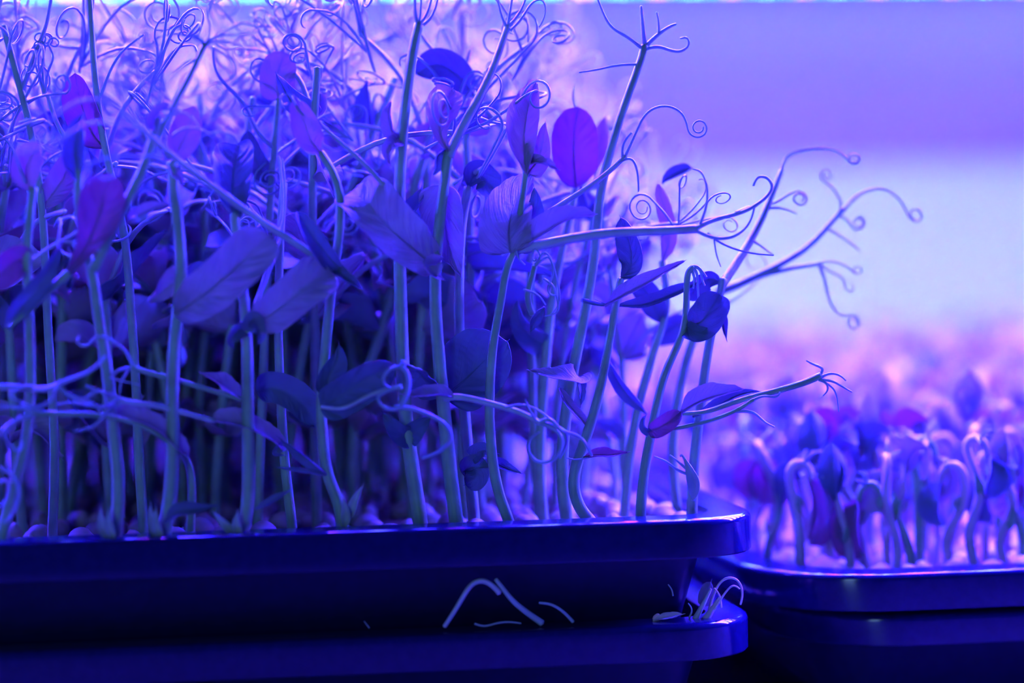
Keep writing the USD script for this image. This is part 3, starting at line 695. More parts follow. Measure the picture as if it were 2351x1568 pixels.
p = Shoot('pea shoot rising at the tray corner with a curled nodding tip', 13, [(1470, 1216), (1476, 1110), (1492, 1010), (1508, 930), (1532, 845), (1566, 766), (1576, 700), (1577, 650), (1582, 622), (1592, 612)], (25, 13))
p.leaf([(1578, 745, 0), (1608, 740, -2), (1632, 710, -3), (1652, 676, -2)], 40, 46, 'round', (0, 10), 12, 'leaf_deep', 0.3, 0.07, n=26)
p.leaf([(1577, 755, 0), (1598, 765, -2), (1625, 765, -3), (1640, 755, -3)], 22, 24, 'stipule', (0, 20), 20, 'leaf_deep', 0.3, 0.12)
for t in ([(1590, 612), (1606, 618), (1612, 640), (1618, 656)], [(1592, 614), (1600, 630), (1602, 655), (1604, 690)], [(1588, 612), (1600, 612), (1622, 636)], [(1586, 614), (1594, 640), (1592, 662)]):
    p.tendril(t, 8)
p.leaf([(1488, 990, -2), (1508, 985, -4), (1535, 968, -5), (1562, 945, -4)], 22, 24, 'oval', (0, 10), 12, 'leaf_maroon', 0.3, 0.05, label='small dusky oval leaf clasping the stem')
p.leaf([(1490, 992, -2), (1478, 982, -3), (1476, 970, -3), (1482, 955, -2)], 10, 12, 'stipule', (20, 30), 25, 'leaf_green')
q = p.petiole([(1500, 990, -1), (1580, 978, -4), (1640, 962, -6), (1690, 942, -7), (1730, 918, -8)], (11, 9), 'stem_green')
p.tendril([(1728, 919, -8), (1752, 910, -8), (1775, 912, -8)], 7, (0.3, 16, 8, 1), parent=q)
p.tendril([(1690, 945, -7), (1730, 948, -8), (1755, 968, -8), (1778, 980, -8)], 8, parent=q)
q = p.petiole([(1560, 950, -2), (1620, 945, -4), (1690, 922, -5), (1780, 898, -7), (1850, 877, -8), (1884, 862, -8)], (10, 17), 'stem_green')
p.tendril([(1882, 862, -8), (1888, 848, -8), (1872, 838, -9), (1852, 828, -9)], 8, parent=q)
p.tendril([(1884, 866, -8), (1905, 858, -8), (1928, 862, -8), (1942, 874, -8)], 7, parent=q)
p.tendril([(1884, 872, -8), (1912, 876, -9), (1935, 888, -9), (1956, 900, -9)], 7, parent=q)
p.tendril([(1880, 872, -8), (1896, 880, -9), (1900, 895, -9), (1890, 908, -9)], 7, parent=q)
p.tendril([(1890, 874, -8), (1915, 895, -7), (1922, 915, -7), (1926, 945, -7)], 6, parent=q)
p.leaf([(1562, 948, -3), (1610, 920, -6), (1660, 905, -7), (1704, 894, -6)], 28, 26, 'lance', (44, 40), 25, 'leaf_pale', 0.4, 0.07)
p.leaf([(1590, 955, -3), (1640, 935, -3), (1700, 905, -3), (1750, 900, -4)], 14, 18, 'lance', (40, 30), 25, 'leaf_deep')

p = Shoot('rightmost pea shoot just inside the corner, small sheathed bud low on it', 22, [(1588, 1208), (1590, 1130), (1598, 1020), (1610, 920), (1622, 830), (1634, 762), (1650, 690), (1660, 640)], (27, 18))
p.leaf([(1590, 1150, -2), (1596, 1115, -4), (1588, 1085, -5), (1570, 1048, -4)], 18, 18, 'lance', (10, 20), 35, 'stem_pale')
p.tendril([(1582, 1090, -4), (1550, 1075, -5), (1530, 1060, -5), (1502, 1048, -5)], 8)
p.tendril([(1585, 1085, -4), (1555, 1058, -5), (1538, 1045, -5)], 8)
p.tendril([(1575, 1060, -4), (1565, 1045, -4), (1562, 1048, -4)], 9)
p.leaf([(1640, 705, 0), (1656, 720, -1), (1662, 750, -2), (1668, 778, -2)], 10, 10, 'lance', (20, 20), 25, 'leaf_deep')
p.leaf([(1655, 650, 1), (1630, 640, 2), (1600, 660, 3), (1580, 690, 4)], 26, 26, 'oval', (10, 20), 20, 'leaf_deep')
q = p.petiole([(1656, 655, 2), (1700, 590, 8), (1740, 520, 12), (1775, 440, 15), (1795, 390, 17)], (22, 13), 'stem_green')
p.tendril([(1794, 392, 17), (1806, 362, 18), (1835, 348, 18), (1890, 341, 18), (1930, 352, 18), (1950, 372, 18)], 9, (1.3, 17, 9, 1), parent=q)
p.tendril([(1762, 470, 14), (1790, 460, 15), (1812, 446, 15), (1830, 440, 15)], 8, (1.5, 22, 9, -1), parent=q)
p.tendril([(1765, 478, 14), (1795, 478, 14), (1830, 490, 14)], 8, parent=q)
p.tendril([(1720, 548, 10), (1740, 560, 10), (1775, 585, 11)], 8, parent=q)

p = Shoot('pea shoot leaning out over the tray side with hooked tendrils at far right', 48, [(1560, 1196), (1545, 1050), (1560, 900), (1600, 760), (1650, 668)], (24, 20))
q = p.petiole([(1648, 670), (1690, 655), (1760, 622), (1850, 570), (1905, 515), (1940, 478)], (22, 11), 'stem_green')
p.tendril([(1938, 480), (1965, 452), (2000, 435), (2035, 436), (2068, 462), (2088, 498)], 9, (1.2, 22, 10, 1), parent=q)
p.tendril([(1900, 525), (1935, 545), (1975, 576)], 9, parent=q)
p.tendril([(1915, 505), (1930, 470), (1910, 430), (1890, 415)], 8, (1.2, 16, 8, -1), parent=q)
p.tendril([(1925, 495), (1945, 505), (1955, 520)], 7, (1.8, 20, 8, 1), parent=q)
q = p.petiole([(1720, 642), (1790, 622), (1850, 610), (1880, 606)], (12, 10), 'stem_green')
p.tendril([(1880, 606), (1895, 650), (1905, 690), (1930, 722), (1955, 722)], 8, (1.4, 20, 8, -1), parent=q)
p.tendril([(1880, 606), (1910, 625), (1935, 640), (1940, 660)], 7, (0.7, 14, 7, 1), parent=q)
p.tendril([(1880, 604), (1910, 600), (1945, 612), (1960, 625)], 7, (1.0, 14, 7, 1), parent=q)
p.leaf([(1600, 760, 0), (1570, 745, 2), (1530, 760, 4), (1500, 790, 5)], 36, 36, 'oval', (10, 20), 20, 'leaf_deep')

# the row right behind
p = Shoot('dim pea shoot directly behind the central stem', 32, [(1090, 1215), (1078, 1080), (1066, 940), (1056, 800), (1054, 650), (1060, 520), (1075, 430)], (27, 20))
p.leaf([(1075, 430, 0), (1095, 400, 1), (1120, 420, 2), (1145, 440, 3)], 34, 40, 'oval', (10, 20), 15, 'leaf_deep')
p.leaf([(1085, 1050, -8), (1110, 1035, -10), (1125, 1040, -10), (1140, 1042, -10)], 22, 22, 'stipule', (10, 20), 20, 'leaf_deep')
p.leaf([(1095, 1075, -8), (1135, 1065, -10), (1165, 1075, -10), (1196, 1086, -10)], 16, 14, 'lance', (20, 20), 30, 'leaf_green')
p.leaf([(1060, 1085, -6), (1090, 1075, -8), (1092, 1095, -9), (1070, 1112, -8)], 30, 28, 'round', (0, 10), 15, 'leaf_deep')

p = Shoot('pea shoot in the second row bearing the big violet oval leaf', 44, [(1250, 1206), (1240, 1060), (1248, 900), (1262, 740), (1285, 600), (1308, 500), (1322, 430)], (26, 17))
p.leaf([(1322, 430, -3), (1318, 380, -5), (1318, 310, -5), (1328, 246, -3)], 54, 60, 'oval', (-10, 10), 10, 'leaf_maroon', 0.25, 0.04, n=24, label='big violet oval leaf')
p.leaf([(1325, 430, 0), (1350, 390, 2), (1375, 340, 4), (1388, 270, 5)], 26, 26, 'oval', (10, 20), 15, 'leaf_thin')
p.tendril([(1326, 255, 0), (1316, 225, 0), (1318, 200, 0)], 7)
p.leaf([(1245, 790, 0), (1215, 770, -2), (1192, 735, -3), (1188, 690, -3)], 34, 30, 'stipule', (0, 20), 15, 'leaf_deep')

p = Shoot('pea shoot in the second row topped by a single magenta oval leaf', 48, [(590, 1220), (596, 1060), (604, 880), (610, 700), (618, 520), (628, 360), (640, 228)], (25, 15))
p.leaf([(640, 230, 0), (636, 195, -1), (640, 160, -1), (655, 122, 0)], 42, 45, 'round', (0, 10), 8, 'leaf_thin', 0.2, 0.03, label='magenta oval leaf glowing from behind')
p.leaf([(622, 420, 0), (600, 390, 2), (580, 350, 2), (570, 300, 2)], 30, 30, 'oval', (0, 20), 15, 'leaf_deep')
p.tendril([(630, 340, 0), (590, 300, 0), (560, 240, 0), (500, 170, 0), (490, 110, 0)], 14)

p = Shoot('pea shoot in the second row with a long stem leaning across to the upper left', 52, [(1240, 1204), (1225, 1000), (1220, 800), (1218, 600), (1215, 440), (1190, 342), (1120, 258), (1060, 180)], (24, 15))
q = p.petiole([(1062, 182), (1020, 140), (985, 105), (955, 60)], (12, 9), 'stem_pale')
p.tendril([(1060, 180), (1072, 140), (1078, 115)], 16)
p.leaf([(1085, 215, -2), (1040, 165, -4), (1000, 150, -4), (955, 170, -3)], 46, 44, 'oval', (10, -10), 15, 'leaf_deep', 0.3, 0.06)

p = Shoot('pea shoot in the second row, its stalk slanting to the upper left corner', 40, [(330, 1225), (320, 1060), (312, 880), (300, 700), (282, 520), (250, 380), (225, 240), (212, 100), (205, -20)], (26, 14))
p.leaf([(240, 340, 0), (215, 310, 1), (190, 250, 1), (172, 168, 1)], 44, 40, 'oval', (0, 20), 15, 'leaf_maroon')
p.tendril([(228, 230, 0), (250, 170, 0), (280, 120, 0), (330, 80, 0)], 9)
p.tendril([(110, 220, 0), (90, 160, 0), (96, 110, 0), (110, 105, 0)], 7, (1.5, 16, 8, 1))

p = Shoot('pea shoot in the second row slanting in from the left edge', 34, [(120, 1235), (125, 1060), (118, 880), (108, 700), (98, 500), (70, 300), (40, 180), (8, 60)], (25, 16))
p.leaf([(95, 480, 0), (125, 440, 1), (150, 400, 1), (160, 350, 1)], 34, 34, 'oval', (0, 20), 15, 'leaf_thin')
p.tendril([(50, 210, 0), (90, 100, 0), (105, 60, 0), (120, -20, 0)], 14)
for t, c in (([(100, 215), (85, 160), (80, 120), (100, 100)], (1.0, 16, 8, 1)), ([(104, 218), (112, 160), (122, 130), (112, 105)], (1.0, 14, 8, -1)), ([(102, 220), (98, 150), (104, 110)], (0.8, 16, 8, 1))):
    p.tendril([(x, y, 0) for x, y in t], 7, c)
p.petiole([(162, 340, 0), (130, 280, 0), (108, 215, 0)], (12, 11), 'stem_pale')

p = Shoot('pea shoot in the second row with a pale pointed leaf under the long horizontal stalk', 40, [(1430, 1200), (1442, 1080), (1458, 970), (1482, 870), (1510, 780), (1530, 700), (1520, 600)], (24, 17))
p.leaf([(1520, 740, 0), (1500, 700, -1), (1475, 660, -2), (1440, 640, -2)], 30, 34, 'oval', (0, 20), 15, 'leaf_deep')
p.leaf([(1485, 950, -4), (1440, 905, -7), (1410, 860, -8), (1390, 810, -8)], 17, 22, 'lance', (20, 30), 25, 'leaf_green')
p.leaf([(1520, 600, 0), (1535, 560, 0), (1532, 500, 0), (1510, 420, 0)], 22, 22, 'oval', (0, 20), 15, 'leaf_thin')
p.leaf([(1520, 420, 0), (1545, 402, 0), (1570, 390, 0), (1588, 386, 0)], 16, 16, 'oval', (30, 30), 20, 'leaf_deep')

# ------------------------------------------------------------------ the crowd of tall shoots behind
TALL_LABEL = 'tall pea shoot in the crowded blurred rows behind the front stems'
TALL_GROUP = 'tall pea shoots crowded behind the front row'


def unit(v):
    return np.asarray(v, float) / np.linalg.norm(v)


def tall_shoot(prim, rng, h):
    def put(parent, name, g, material):
        return part(parent, name, (g[0], g[1]), material, True, g[2])
    lean = rng.normal(0, 0.10, 2)
    zz = np.array([-0.004, h * 0.25, h * 0.5, h * 0.75, h])
    stem = np.c_[lean[0] * h * np.maximum(zz / h, 0) ** 1.5 + rng.normal(0, 0.0016, 5) * (zz > 0), lean[1] * h * np.maximum(zz / h, 0) ** 1.5 + rng.normal(0, 0.0016, 5) * (zz > 0), zz]
    c = spline(stem, 18)
    put(prim, 'stem', tube(c, np.linspace(0.0015, 0.0010, 18), 8, 0.06), 'stem_green')
    az = rng.uniform(0, 6.28)
    for k, f in enumerate((0.28, 0.48, 0.64, 0.80, 0.93)):
        b = c[int(f * 17)]
        az += math.pi + rng.normal(0, 0.5)
        o = np.array([math.cos(az), math.sin(az), 0])
        sd = np.array([-o[1], o[0], 0])
        if rng.random() < 0.92:
            for sgn in (-1, 1):
                ln = rng.uniform(0.016, 0.029) * (0.65, 1.0, 0.95, 0.7, 0.5)[k]
                d = unit(o * rng.uniform(0.2, 0.8) + sd * sgn * rng.uniform(0.5, 1.0) + np.array([0, 0, rng.uniform(-0.2, 1.1)]))
                bend = np.array([0, 0, rng.uniform(-0.006, 0.003)])
                w = ln * rng.uniform(0.24, 0.36)
                put(prim, 'leaf', leaf([b, b + d * ln * 0.5 - bend * 0.3, b + d * ln + bend], np.array([0, 0, 1.0]) + 0.5 * o + rng.normal(0, 0.3, 3), w, w * rng.uniform(0.8, 1.2), ['oval', 'stipule', 'lance'][rng.integers(3)],
                                       (rng.uniform(-20, 20), rng.uniform(-20, 20)), rng.uniform(8, 30), 0.35, 0.09, int(rng.integers(1e6)), 13, 3), ['leaf_green', 'leaf_green', 'leaf_pale', 'leaf_thin', 'leaf_pale'][rng.integers(5)])
        if k == 0:
            continue
        ln = rng.uniform(0.025, 0.05) * (0.75 if k == 4 else 1)
        up = rng.uniform(0.35, 1.3) + (0.5 if k == 4 else 0)
        d = unit(o + np.array([0, 0, up]))
        pet = np.array([b, b + d * ln * 0.5 + [0, 0, 0.002], b + unit(o + [0, 0, up * 0.7]) * ln])
        q = put(prim, 'petiole', tube(spline(pet, 10), np.linspace(0.0009, 0.0006, 10), 6), 'stem_pale')
        tip = pet[-1]
        for j in range(rng.integers(1, 3) if k < 3 else rng.integers(4, 9)):
            e = unit(d + rng.normal(0, 0.6, 3))
            l2 = rng.uniform(0.008, 0.024)
            tp = np.array([tip - d * rng.uniform(0, 0.012), tip + e * l2 * 0.5, tip + e * l2 + [0, 0, rng.uniform(-0.004, 0.003)]])
            t = coil(spline(tp, 9), rng.uniform(0.4, 2.2), rng.uniform(0.0025, 0.006), rng.uniform(0.0008, 0.0018), rng.normal(0, 1, 3), rng.choice([-1, 1]), 0.00006)
            put(q, 'tendril', tube(t, np.linspace(0.00042, 0.00022, len(t)), 4), 'tendril_pale')


rng = np.random.default_rng(77)
taken = [np.array(p_.GetAttribute('xformOp:translate').Get())[:2] for p_ in stage.GetPrimAtPath('/World').GetChildren() if p_.GetName().startswith('pea_shoot')]
spots = []
ivy = unit([math.cos(YAW_L), math.sin(YAW_L)])
for tries in range(18000):
    lx, ly = rng.uniform(-0.42, -0.018), rng.uniform(0.048, 0.54)
    if ly < 0.048 + 0.08 * max(0, -lx - 0.06):
        continue
    w = local(CORNER_L, YAW_L, lx, ly)
    if abs(w[0]) > (0.6 + w[1]) * 0.2155 + 0.035:
        continue
    gap = 0.0135 if ly < 0.1 else 0.0105 if ly < 0.22 else 0.016
    near = spots + taken
    if near and min((w[0] - s_[0]) ** 2 + (w[1] - s_[1]) ** 2 for s_ in near) < gap ** 2:
        continue
    spots.append(w)
spots.sort(key=lambda s_: s_[1])
NPROTO = 9
protos = []
rest = []
for i, w in enumerate(spots):
    loc = (w[0], w[1], SOIL_L - 0.001)
    if i < NPROTO:
        pr = thing('pea_shoot', TALL_LABEL, CAT, loc, 0, TALL_GROUP)
        tall_shoot(pr, np.random.default_rng(500 + i), [0.112, 0.118, 0.108, 0.122, 0.115, 0.105, 0.12, 0.11, 0.116][i])
        protos.append(pr)
    elif i < 276:
        copy_of(protos[rng.integers(NPROTO)], loc, rng.uniform(0, 360), rng.uniform(0.84, 1.10) if w[0] < 0.0 else 0.76, tilt=rng.normal(0, 3))
    else:
        rest.append((loc, int(rng.integers(NPROTO)), rng.uniform(0, 360), rng.uniform(0.85, 1.08) if w[0] < 0.0 else 0.76))


def scatter(name, label, cat, sources, items):
    """Many more of the same, as one PointInstancer: items are (place, source number, turn, scale)."""
    if not items:
        return
    pi = UsdGeom.PointInstancer.Define(stage, numbered('/World/' + name))
    tag(pi.GetPrim(), label, cat, None, 'stuff')
    for k, s_ in enumerate(sources):
        pr = stage.DefinePrim('%s/%s' % (pi.GetPath(), 'kind' if k == 0 else 'kind_%03d' % k), 'Xform')
        pr.GetReferences().AddInternalReference(s_.GetPath())
        UsdGeom.Xformable(pr).ClearXformOpOrder()
        for key in ('label', 'category', 'group'):
            pr.SetCustomDataByKey(key, '')
        pi.CreatePrototypesRel().AddTarget(pr.GetPath())
    pi.CreateProtoIndicesAttr([i_[1] for i_ in items])
    pi.CreatePositionsAttr(Vt.Vec3fArray([Gf.Vec3f(*map(float, i_[0])) for i_ in items]))
    pi.CreateScalesAttr(Vt.Vec3fArray([Gf.Vec3f(float(i_[3])) for i_ in items]))
    pi.CreateOrientationsAttr(Vt.QuathArray([Gf.Quath(math.cos(math.radians(i_[2]) / 2), 0, 0, math.sin(math.radians(i_[2]) / 2)) for i_ in items]))


scatter('pea_thicket', 'blurred mass of tall pea shoots deepest in the left tray', 'pea shoots', protos, rest)

# ------------------------------------------------------------------ short sprouts in the trays at right
SCAT = 'pea sprout'


def sprout(prim, rng, h, style, bud='leaf_deep', side=None, w=0.0014, big=1.0, lean=None):
    def put(parent, name, g, material):
        return part(parent, name, (g[0], g[1]), material, True, g[2])
    side = rng.uniform(0, 6.28) if side is None else side
    o = np.array([math.cos(side), math.sin(side), 0])
    lean = rng.normal(0, 0.12, 2) if lean is None else np.asarray(lean)
    L = np.array([lean[0], lean[1], 0]) * h
    bow = rng.normal(0, 0.0016, 3) * [1, 1, 0]
    top = L + [0, 0, h * 0.93]
    pts = [np.array([0, 0, -0.003]), L * 0.15 + bow + [0, 0, h * 0.3], L * 0.5 - bow * 0.5 + [0, 0, h * 0.62], top]
    if style == 'hook':
        pts += [top + o * 0.0022 + [0, 0, 0.0018], top + o * 0.0048 + [0, 0, 0.0006], top + o * 0.0058 - [0, 0, 0.0028]]
    c = spline(pts, 22)
    n = len(c)
    rad = np.interp(np.linspace(0, 1, n), [0, 0.5, 1], [w, w * 0.95, w * 0.7])
    put(prim, 'stem', tube(c, rad, 9, 0.05), 'sprout_stem' if rng.random() < 0.75 else 'stem_green')
    tip = c[-1]
    dn = -1.0 if style == 'hook' else 1.0
    sd = np.array([-o[1], o[0], 0])
    for sgn in (-1, 1):
        ln = rng.uniform(0.009, 0.0125) * big
        a = tip
        if style == 'hook':
            P = [a, a + np.array([0, 0, -ln * 0.5]) + sd * sgn * 0.0022 + o * 0.001, a + np.array([0, 0, -ln]) + sd * sgn * 0.0008 - o * 0.001]
            hint = o + sd * sgn * 0.6
        elif style == 'bud':
            P = [a - [0, 0, 0.003], a + np.array([0, 0, ln * 0.4]) + sd * sgn * 0.003, a + np.array([0, 0, ln]) + sd * sgn * 0.0006 + o * 0.001]
            hint = -sd * sgn + o * 0.3
        else:
            P = [a - [0, 0, 0.004], a + np.array([0, 0, ln * 0.35]) + sd * sgn * 0.005, a + np.array([0, 0, ln * 0.5]) + sd * sgn * 0.011 + o * 0.002]
            hint = np.array([0, 0, 1.0]) + o * 0.4
        put(prim, 'leaf', leaf(P, hint, ln * 0.36, ln * 0.36, 'oval', (rng.uniform(-15, 15), rng.uniform(-15, 15)), 28, 0.4, 0.07, int(rng.integers(1e6)), 13, 3), bud)
    base = c[int(n * 0.45)]
    for sgn in (-1, 1):
        if rng.random() < 0.7:
            ln = rng.uniform(0.004, 0.008)
            P = [base, base + sd * sgn * ln * 0.35 + [0, 0, ln * 0.5], base + sd * sgn * ln * 0.5 + [0, 0, ln]]
            put(prim, 'bract', leaf(P, o + sd * sgn * 0.4, 0.0016, 0.0016, 'lance', (0, 20), 30, 0.3, 0.03, int(rng.integers(1e6)), 10, 2), 'stem_green')
    for j in range(rng.integers(2, 5)):
        e = unit(o * rng.uniform(-0.3, 1) + sd * rng.normal(0, 0.7) + [0, 0, rng.uniform(0.2, 1.3)])
        st = c[-4] if style == 'hook' else tip
        ln = rng.uniform(0.003, 0.008) * (1.3 if style == 'open' else 1)
        P = spline([st, st + e * ln * 0.6, st + e * ln + o * 0.0015 - [0, 0, rng.uniform(0, 0.002)]], 9)
        put(prim, 'tendril', tube(P, np.linspace(0.0006, 0.0002, 9), 5), 'tendril_pale')


def at_r(x, y, d):
    return at(x, y, d * MM, YAW_R, CORNER_R)


# (x, y foot; x, y top; depth mm; style; leaf look; facing; thickness; leaf size; label)
FRONT = [
    (1838, 1300, 1815, 1060, 30, 'hook', 'leaf_maroon', 0.1, 1.5, 1.55, 'largest front sprout with a drooping maroon and teal leaf near the tray corner'),
    (1772, 1262, 1790, 1120, 44, 'open', 'leaf_deep', 0.3, 1.2, 1.0, 'small sprout with a curled leaf squeezed beside the tall tray corner'),
    (1952, 1322, 1918, 1110, 22, 'bud', 'leaf_deep', 2.9, 1.3, 1.15, 'front sprout with a closed bud and a dull maroon low leaf'),
    (2098, 1314, 2018, 1110, 22, 'hook', 'leaf_maroon', 3.3, 1.25, 1.3, 'front sprout leaning left with a dusky hanging bud'),
    (2046, 1312, 2080, 1040, 27, 'open', 'leaf_pale', 0.2, 1.15, 0.9, 'straight pale brown sprout crossing behind the leaning front sprout'),
    (2192, 1312, 2208, 1065, 24, 'hook', 'leaf_green', 3.0, 1.5, 1.2, 'thick front sprout with a blue rounded bud on its left'),
    (2140, 1300, 2128, 1000, 40, 'hook', 'leaf_green', 3.0, 1.1, 1.0, 'slim hooked sprout between the blue bud and the dusky bud'),
    (2262, 1300, 2252, 1035, 34, 'hook', 'leaf_maroon', 0.2, 1.2, 1.1, 'sprout with a dark red folded bud right of the blue bud'),
    (2338, 1305, 2318, 1045, 26, 'hook', 'leaf_green', 3.1, 1.4, 1.3, 'front sprout at the right frame edge with a long blue hanging leaf'),
    (1990, 1290, 1980, 1010, 48, 'open', 'leaf_green', 0.5, 1.2, 1.1, 'sprout with spread pale tips behind the dusky bud'),
    (1895, 1290, 1868, 1030, 56, 'bud', 'leaf_pale', 1.2, 1.1, 1.0, 'slightly blurred sprout with a pale top behind the largest one'),
    (2300, 1270, 2300, 985, 55, 'hook', 'leaf_green', 0.0, 1.3, 1.3, 'blurred hooked sprout with a white crown near the right edge'),
]
staken = []
for k, (fx, fy, tx, ty, d, style, look_, side, w, big, label) in enumerate(FRONT):
    foot = at_r(fx, fy, d)
    top = at_r(tx, ty, d)
    foot[2] = SOIL_R - 0.001
    h = (top[2] - foot[2])
    pr = thing('pea_sprout', label, SCAT, foot)
    sprout(pr, np.random.default_rng(900 + k), h, style, look_, side, w * 0.001, big, (top - foot)[:2] / h)
    staken.append(foot[:2])

rng = np.random.default_rng(31)
spots = []
for tries in range(60000):
    lx, ly = rng.uniform(0.016, 0.50), rng.uniform(0.016, 3 * (DR + 0.012) - 0.028)
    if ly % (DR + 0.012) > DR - 0.016 or ly % (DR + 0.012) < 0.016:
        continue
    w = local(CORNER_R, YAW_R, lx, ly)
    if w[0] > (0.6 + w[1]) * 0.2155 + 0.03:
        continue
    gap = 0.0082 if ly < 0.12 else 0.0105
    if rng.random() < (0.8 if ly < 0.03 else 0.45 if ly < 0.06 else 0.0):
        continue
    spots.append((w, gap))
    cell = None
kept, grid = [], {}
for s_ in staken:
    grid.setdefault((int(s_[0] // 0.011), int(s_[1] // 0.011)), []).append(s_)
for w, gap in spots:
    gx, gy = int(w[0] // 0.011), int(w[1] // 0.011)
    if any((w[0] - s_[0]) ** 2 + (w[1] - s_[1]) ** 2 < gap ** 2 for a in (-1, 0, 1) for b in (-1, 0, 1) for s_ in grid.get((gx + a, gy + b), [])):
        continue
    grid.setdefault((gx, gy), []).append(w)
    kept.append(w)
kept.sort(key=lambda s_: s_[1])
SPL, SPG = 'short pea sprout in the dense blurred field behind the front sprouts', 'short pea sprouts in the blurred field'
sprotos, rest = [], []
for i, w in enumerate(kept):
    loc = (w[0], w[1], SOIL_R - 0.001)
    if i < 10:
        pr = thing('pea_sprout', SPL, SCAT, loc, 0, SPG)
        sprout(pr, np.random.default_rng(700 + i), [0.033, 0.038, 0.030, 0.036, 0.040, 0.034, 0.037, 0.031, 0.035, 0.039][i], ['hook', 'hook', 'bud', 'open', 'hook', 'bud', 'hook', 'open', 'hook', 'bud'][i],
               ['sprout_leaf', 'leaf_green', 'sprout_leaf', 'leaf_maroon', 'leaf_pale', 'leaf_deep', 'sprout_leaf', 'leaf_green', 'leaf_maroon', 'leaf_pale'][i], big=1.1)
        sprotos.append(pr)
    elif i < 280:
        copy_of(sprotos[rng.integers(10)], loc, rng.uniform(0, 360), rng.uniform(0.82, 1.14), tilt=rng.normal(0, 5))
    else:
        rest.append((loc, int(rng.integers(10)), rng.uniform(0, 360), rng.uniform(0.82, 1.12)))
scatter('sprout_field', 'blurred carpet of short pea sprouts reaching to the pale board', 'pea sprouts', sprotos, rest)


# ------------------------------------------------------------------ pea seeds on the mats
def seed_mesh(k):
    s_ = trimesh.creation.icosphere(2, 1.0)
    v = s_.vertices * [1.0, 0.93, 0.86]
    v = v * (1 + 0.10 * (meshkit.noise(v * 1.6 + k * 7.3, k)[:, None] - 0.5) + 0.07 * (meshkit.noise(v * 4 + k, k + 9)[:, None] - 0.5))
    v[:, 2] -= 0.22 * np.exp(-((v[:, 1] * 3.0) ** 2)) * (v[:, 2] > 0) * (0.4 + 0.3 * k)
    return v * 0.0042, s_.faces


def seeds(label, group, corner, yaw, z, area, gap, most, seed, name, left):
    rng = np.random.default_rng(seed)
    pts = []
    for tries in range(26000):
        lx, ly = rng.uniform(*area[0]), rng.uniform(*area[1])
        w = local(corner, yaw, lx, ly)
        if abs(w[0]) > (0.6 + w[1]) * 0.2155 + 0.02:
            continue
        pts.append(w)
    got, grid = [], {}
    for w in pts:
        g = (int(w[0] // gap), int(w[1] // gap))
        if any((w[0] - s_[0]) ** 2 + (w[1] - s_[1]) ** 2 < gap ** 2 for a in (-1, 0, 1) for b in (-1, 0, 1) for s_ in grid.get((g[0] + a, g[1] + b), [])):
            continue
        grid.setdefault(g, []).append(w)
        got.append(w)
    got.sort(key=lambda s_: s_[1])
    first, rest = [], []
    for i, w in enumerate(got):
        loc = (w[0], w[1], z + rng.uniform(-0.0005, 0.0015))
        if i < 4:
            pr = thing('pea_seed', label, 'seed', loc, 0, group)
            V, F = seed_mesh(i)
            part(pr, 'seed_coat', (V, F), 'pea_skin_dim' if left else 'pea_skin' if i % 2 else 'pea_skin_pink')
            th = np.linspace(0.3, 2.2, 8)
            part(pr, 'seed_root', tube(np.c_[0.0042 * np.cos(th), 0.0012 * np.sin(3 * th), -0.0040 * np.sin(th) * 0.6 + 0.001], np.linspace(0.0007, 0.0003, 8), 6)[:2], 'root_white')
            first.append(pr)
        elif i < most:
            copy_of(first[rng.integers(4)], loc, rng.uniform(0, 360), rng.uniform(0.75, 1.12), tilt=rng.uniform(-50, 50))
        else:
            rest.append((loc, int(rng.integers(4)), rng.uniform(0, 360), rng.uniform(0.8, 1.1)))
    scatter(name, 'blurred pea seeds covering the mat farther back in ' + ('the tall tray' if left else 'the sprout trays'), 'seeds', first, rest)


seeds('pale pea seed lying at the feet of the tall pea shoots', 'pea seeds among the tall shoots', CORNER_L, YAW_L, SOIL_L - 0.0008, ((-0.36, -0.015), (0.0155, 0.36)), 0.0108, 120, 5, 'seed_layer', True)
for k in range(3):
    if k == 0:
        seeds('bright pink pea seed among the short sprouts of the right tray', 'pea seeds among the short sprouts', CORNER_R, YAW_R, SOIL_R - 0.0008, ((0.016, 0.46), (0.0155, DR - 0.016)), 0.0084, 150, 6, 'seed_layer', False)

# ------------------------------------------------------------------ cut stems and roots on the drip tray's ledge
def strand(name, label, cat, pts, w0, w1, material='root_white', d=5.0, fork=None):
    P = np.array([at(x[0], x[1], (d + (x[2] if len(x) > 2 else 0)) * MM) for x in pts])
    o = P[0].copy()
    t = thing(name, label, cat, o)
    n = max(14, len(P) * 8)
    v, f, u = tube(spline(P, n), np.linspace(w0, w1, n) * PX / 2, 8, 0.05)
    part(t, 'stalk', (v - o, f), material, True, u)
    for pts2, a, b in (fork or []):
        P2 = np.array([at(x[0], x[1], d * MM) for x in pts2])
        v, f, u = tube(spline(P2, 16), np.linspace(a, b, 16) * PX / 2, 6)
        part(t, 'side_root', (v - o, f), material, True, u)
    return t


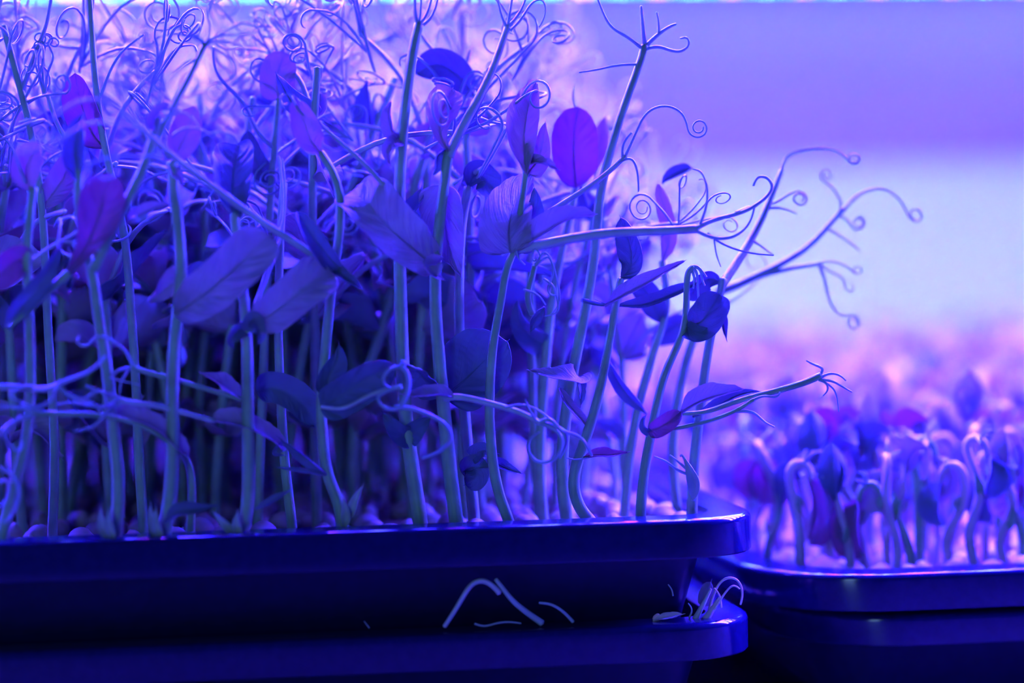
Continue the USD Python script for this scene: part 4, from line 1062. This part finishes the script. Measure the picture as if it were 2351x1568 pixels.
strand('fallen_stem', 'pale arched cut stem standing on the drip tray ledge below the tall tray', 'cut stem', [(1020, 1439), (1045, 1400), (1066, 1365), (1085, 1341), (1108, 1334), (1132, 1346), (1147, 1362)], 10, 13, 'root_white', 4)
strand('fallen_stem', 'straighter pale cut stem leaning against the arched one', 'cut stem', [(1245, 1431), (1212, 1408), (1180, 1382), (1155, 1352), (1138, 1330)], 17, 10, 'stem_pale', 5)
strand('fallen_stem', 'short thin cut stem right of the leaning pair on the ledge', 'cut stem', [(1316, 1428), (1292, 1404), (1265, 1388), (1238, 1384)], 9, 6, 'stem_pale', 5)
strand('fallen_stem', 'thin wavy stem lying flat between the feet of the arched pair', 'cut stem', [(1090, 1432), (1112, 1437), (1140, 1431), (1168, 1428), (1196, 1431)], 5, 4, 'stem_pale', 4)
strand('root_strand', 'tiny root wisp on the basin wall, left of the cut stems', 'root', [(848, 1442), (842, 1434), (836, 1426)], 3, 2, 'stem_pale', 6)
strand('root_strand', 'fine dark root hair high on the basin wall near the corner', 'root', [(1545, 1368), (1542, 1354), (1534, 1342)], 4, 3, 'stem_pale', 9)
strand('root_strand', 'fine curved root hair beside the pale husks near the corner', 'root', [(1582, 1418), (1588, 1400), (1580, 1385)], 5, 3, 'stem_pale', 9)
strand('root_strand', 'pink arching root loop at the tray corner ledge', 'root', [(1625, 1418, 6), (1645, 1350, 6), (1668, 1328, 6), (1692, 1332, 6), (1704, 1360, 6), (1700, 1388, 6)], 7, 5, 'pea_skin_pink', 8,
       [([(1640, 1400), (1662, 1365), (1684, 1345), (1698, 1352)], 6, 4), ([(1656, 1395), (1652, 1368), (1640, 1350)], 5, 4)])
strand('root_strand', 'thick pale root stub leaning right at the corner ledge', 'root', [(1596, 1422), (1612, 1392), (1632, 1352)], 15, 6, 'root_white', 9)
strand('root_strand', 'thick brownish root stub beside the pale stub', 'root', [(1620, 1422), (1638, 1395), (1652, 1372)], 18, 7, 'pea_skin', 9)


def scrap(label, pts, wl, wr, d, material, prof='oval', roll=(0, 20)):
    P = np.array([at(x, y, d * MM) for x, y in pts])
    t = thing('leaf_scrap', label, 'leaf scrap', P[0])
    g = leaf(P, EYE - P.mean(0), wl * PX, wr * PX, prof, roll, 20, 0.4, 0.15, int(d * 10) + len(label), 14, 4)
    part(t, 'blade', (g[0] - P[0], g[1]), material, True, g[2])


scrap('blue wilted leaf scrap behind the root loop at the corner', [(1612, 1392), (1622, 1362), (1632, 1336)], 16, 18, 20, 'leaf_pale', 'round')  # blade added where blue lamp light shows through the tray gap
scrap('pale husk lying on the drip tray ledge near the corner', [(1500, 1424), (1532, 1416), (1566, 1410)], 8, 10, 7, 'pea_skin', 'oval', (30, 30))
scrap('small dim husk at the left end of the corner debris', [(1500, 1422), (1508, 1416), (1516, 1412)], 6, 6, 8, 'pea_skin_pink', 'round')
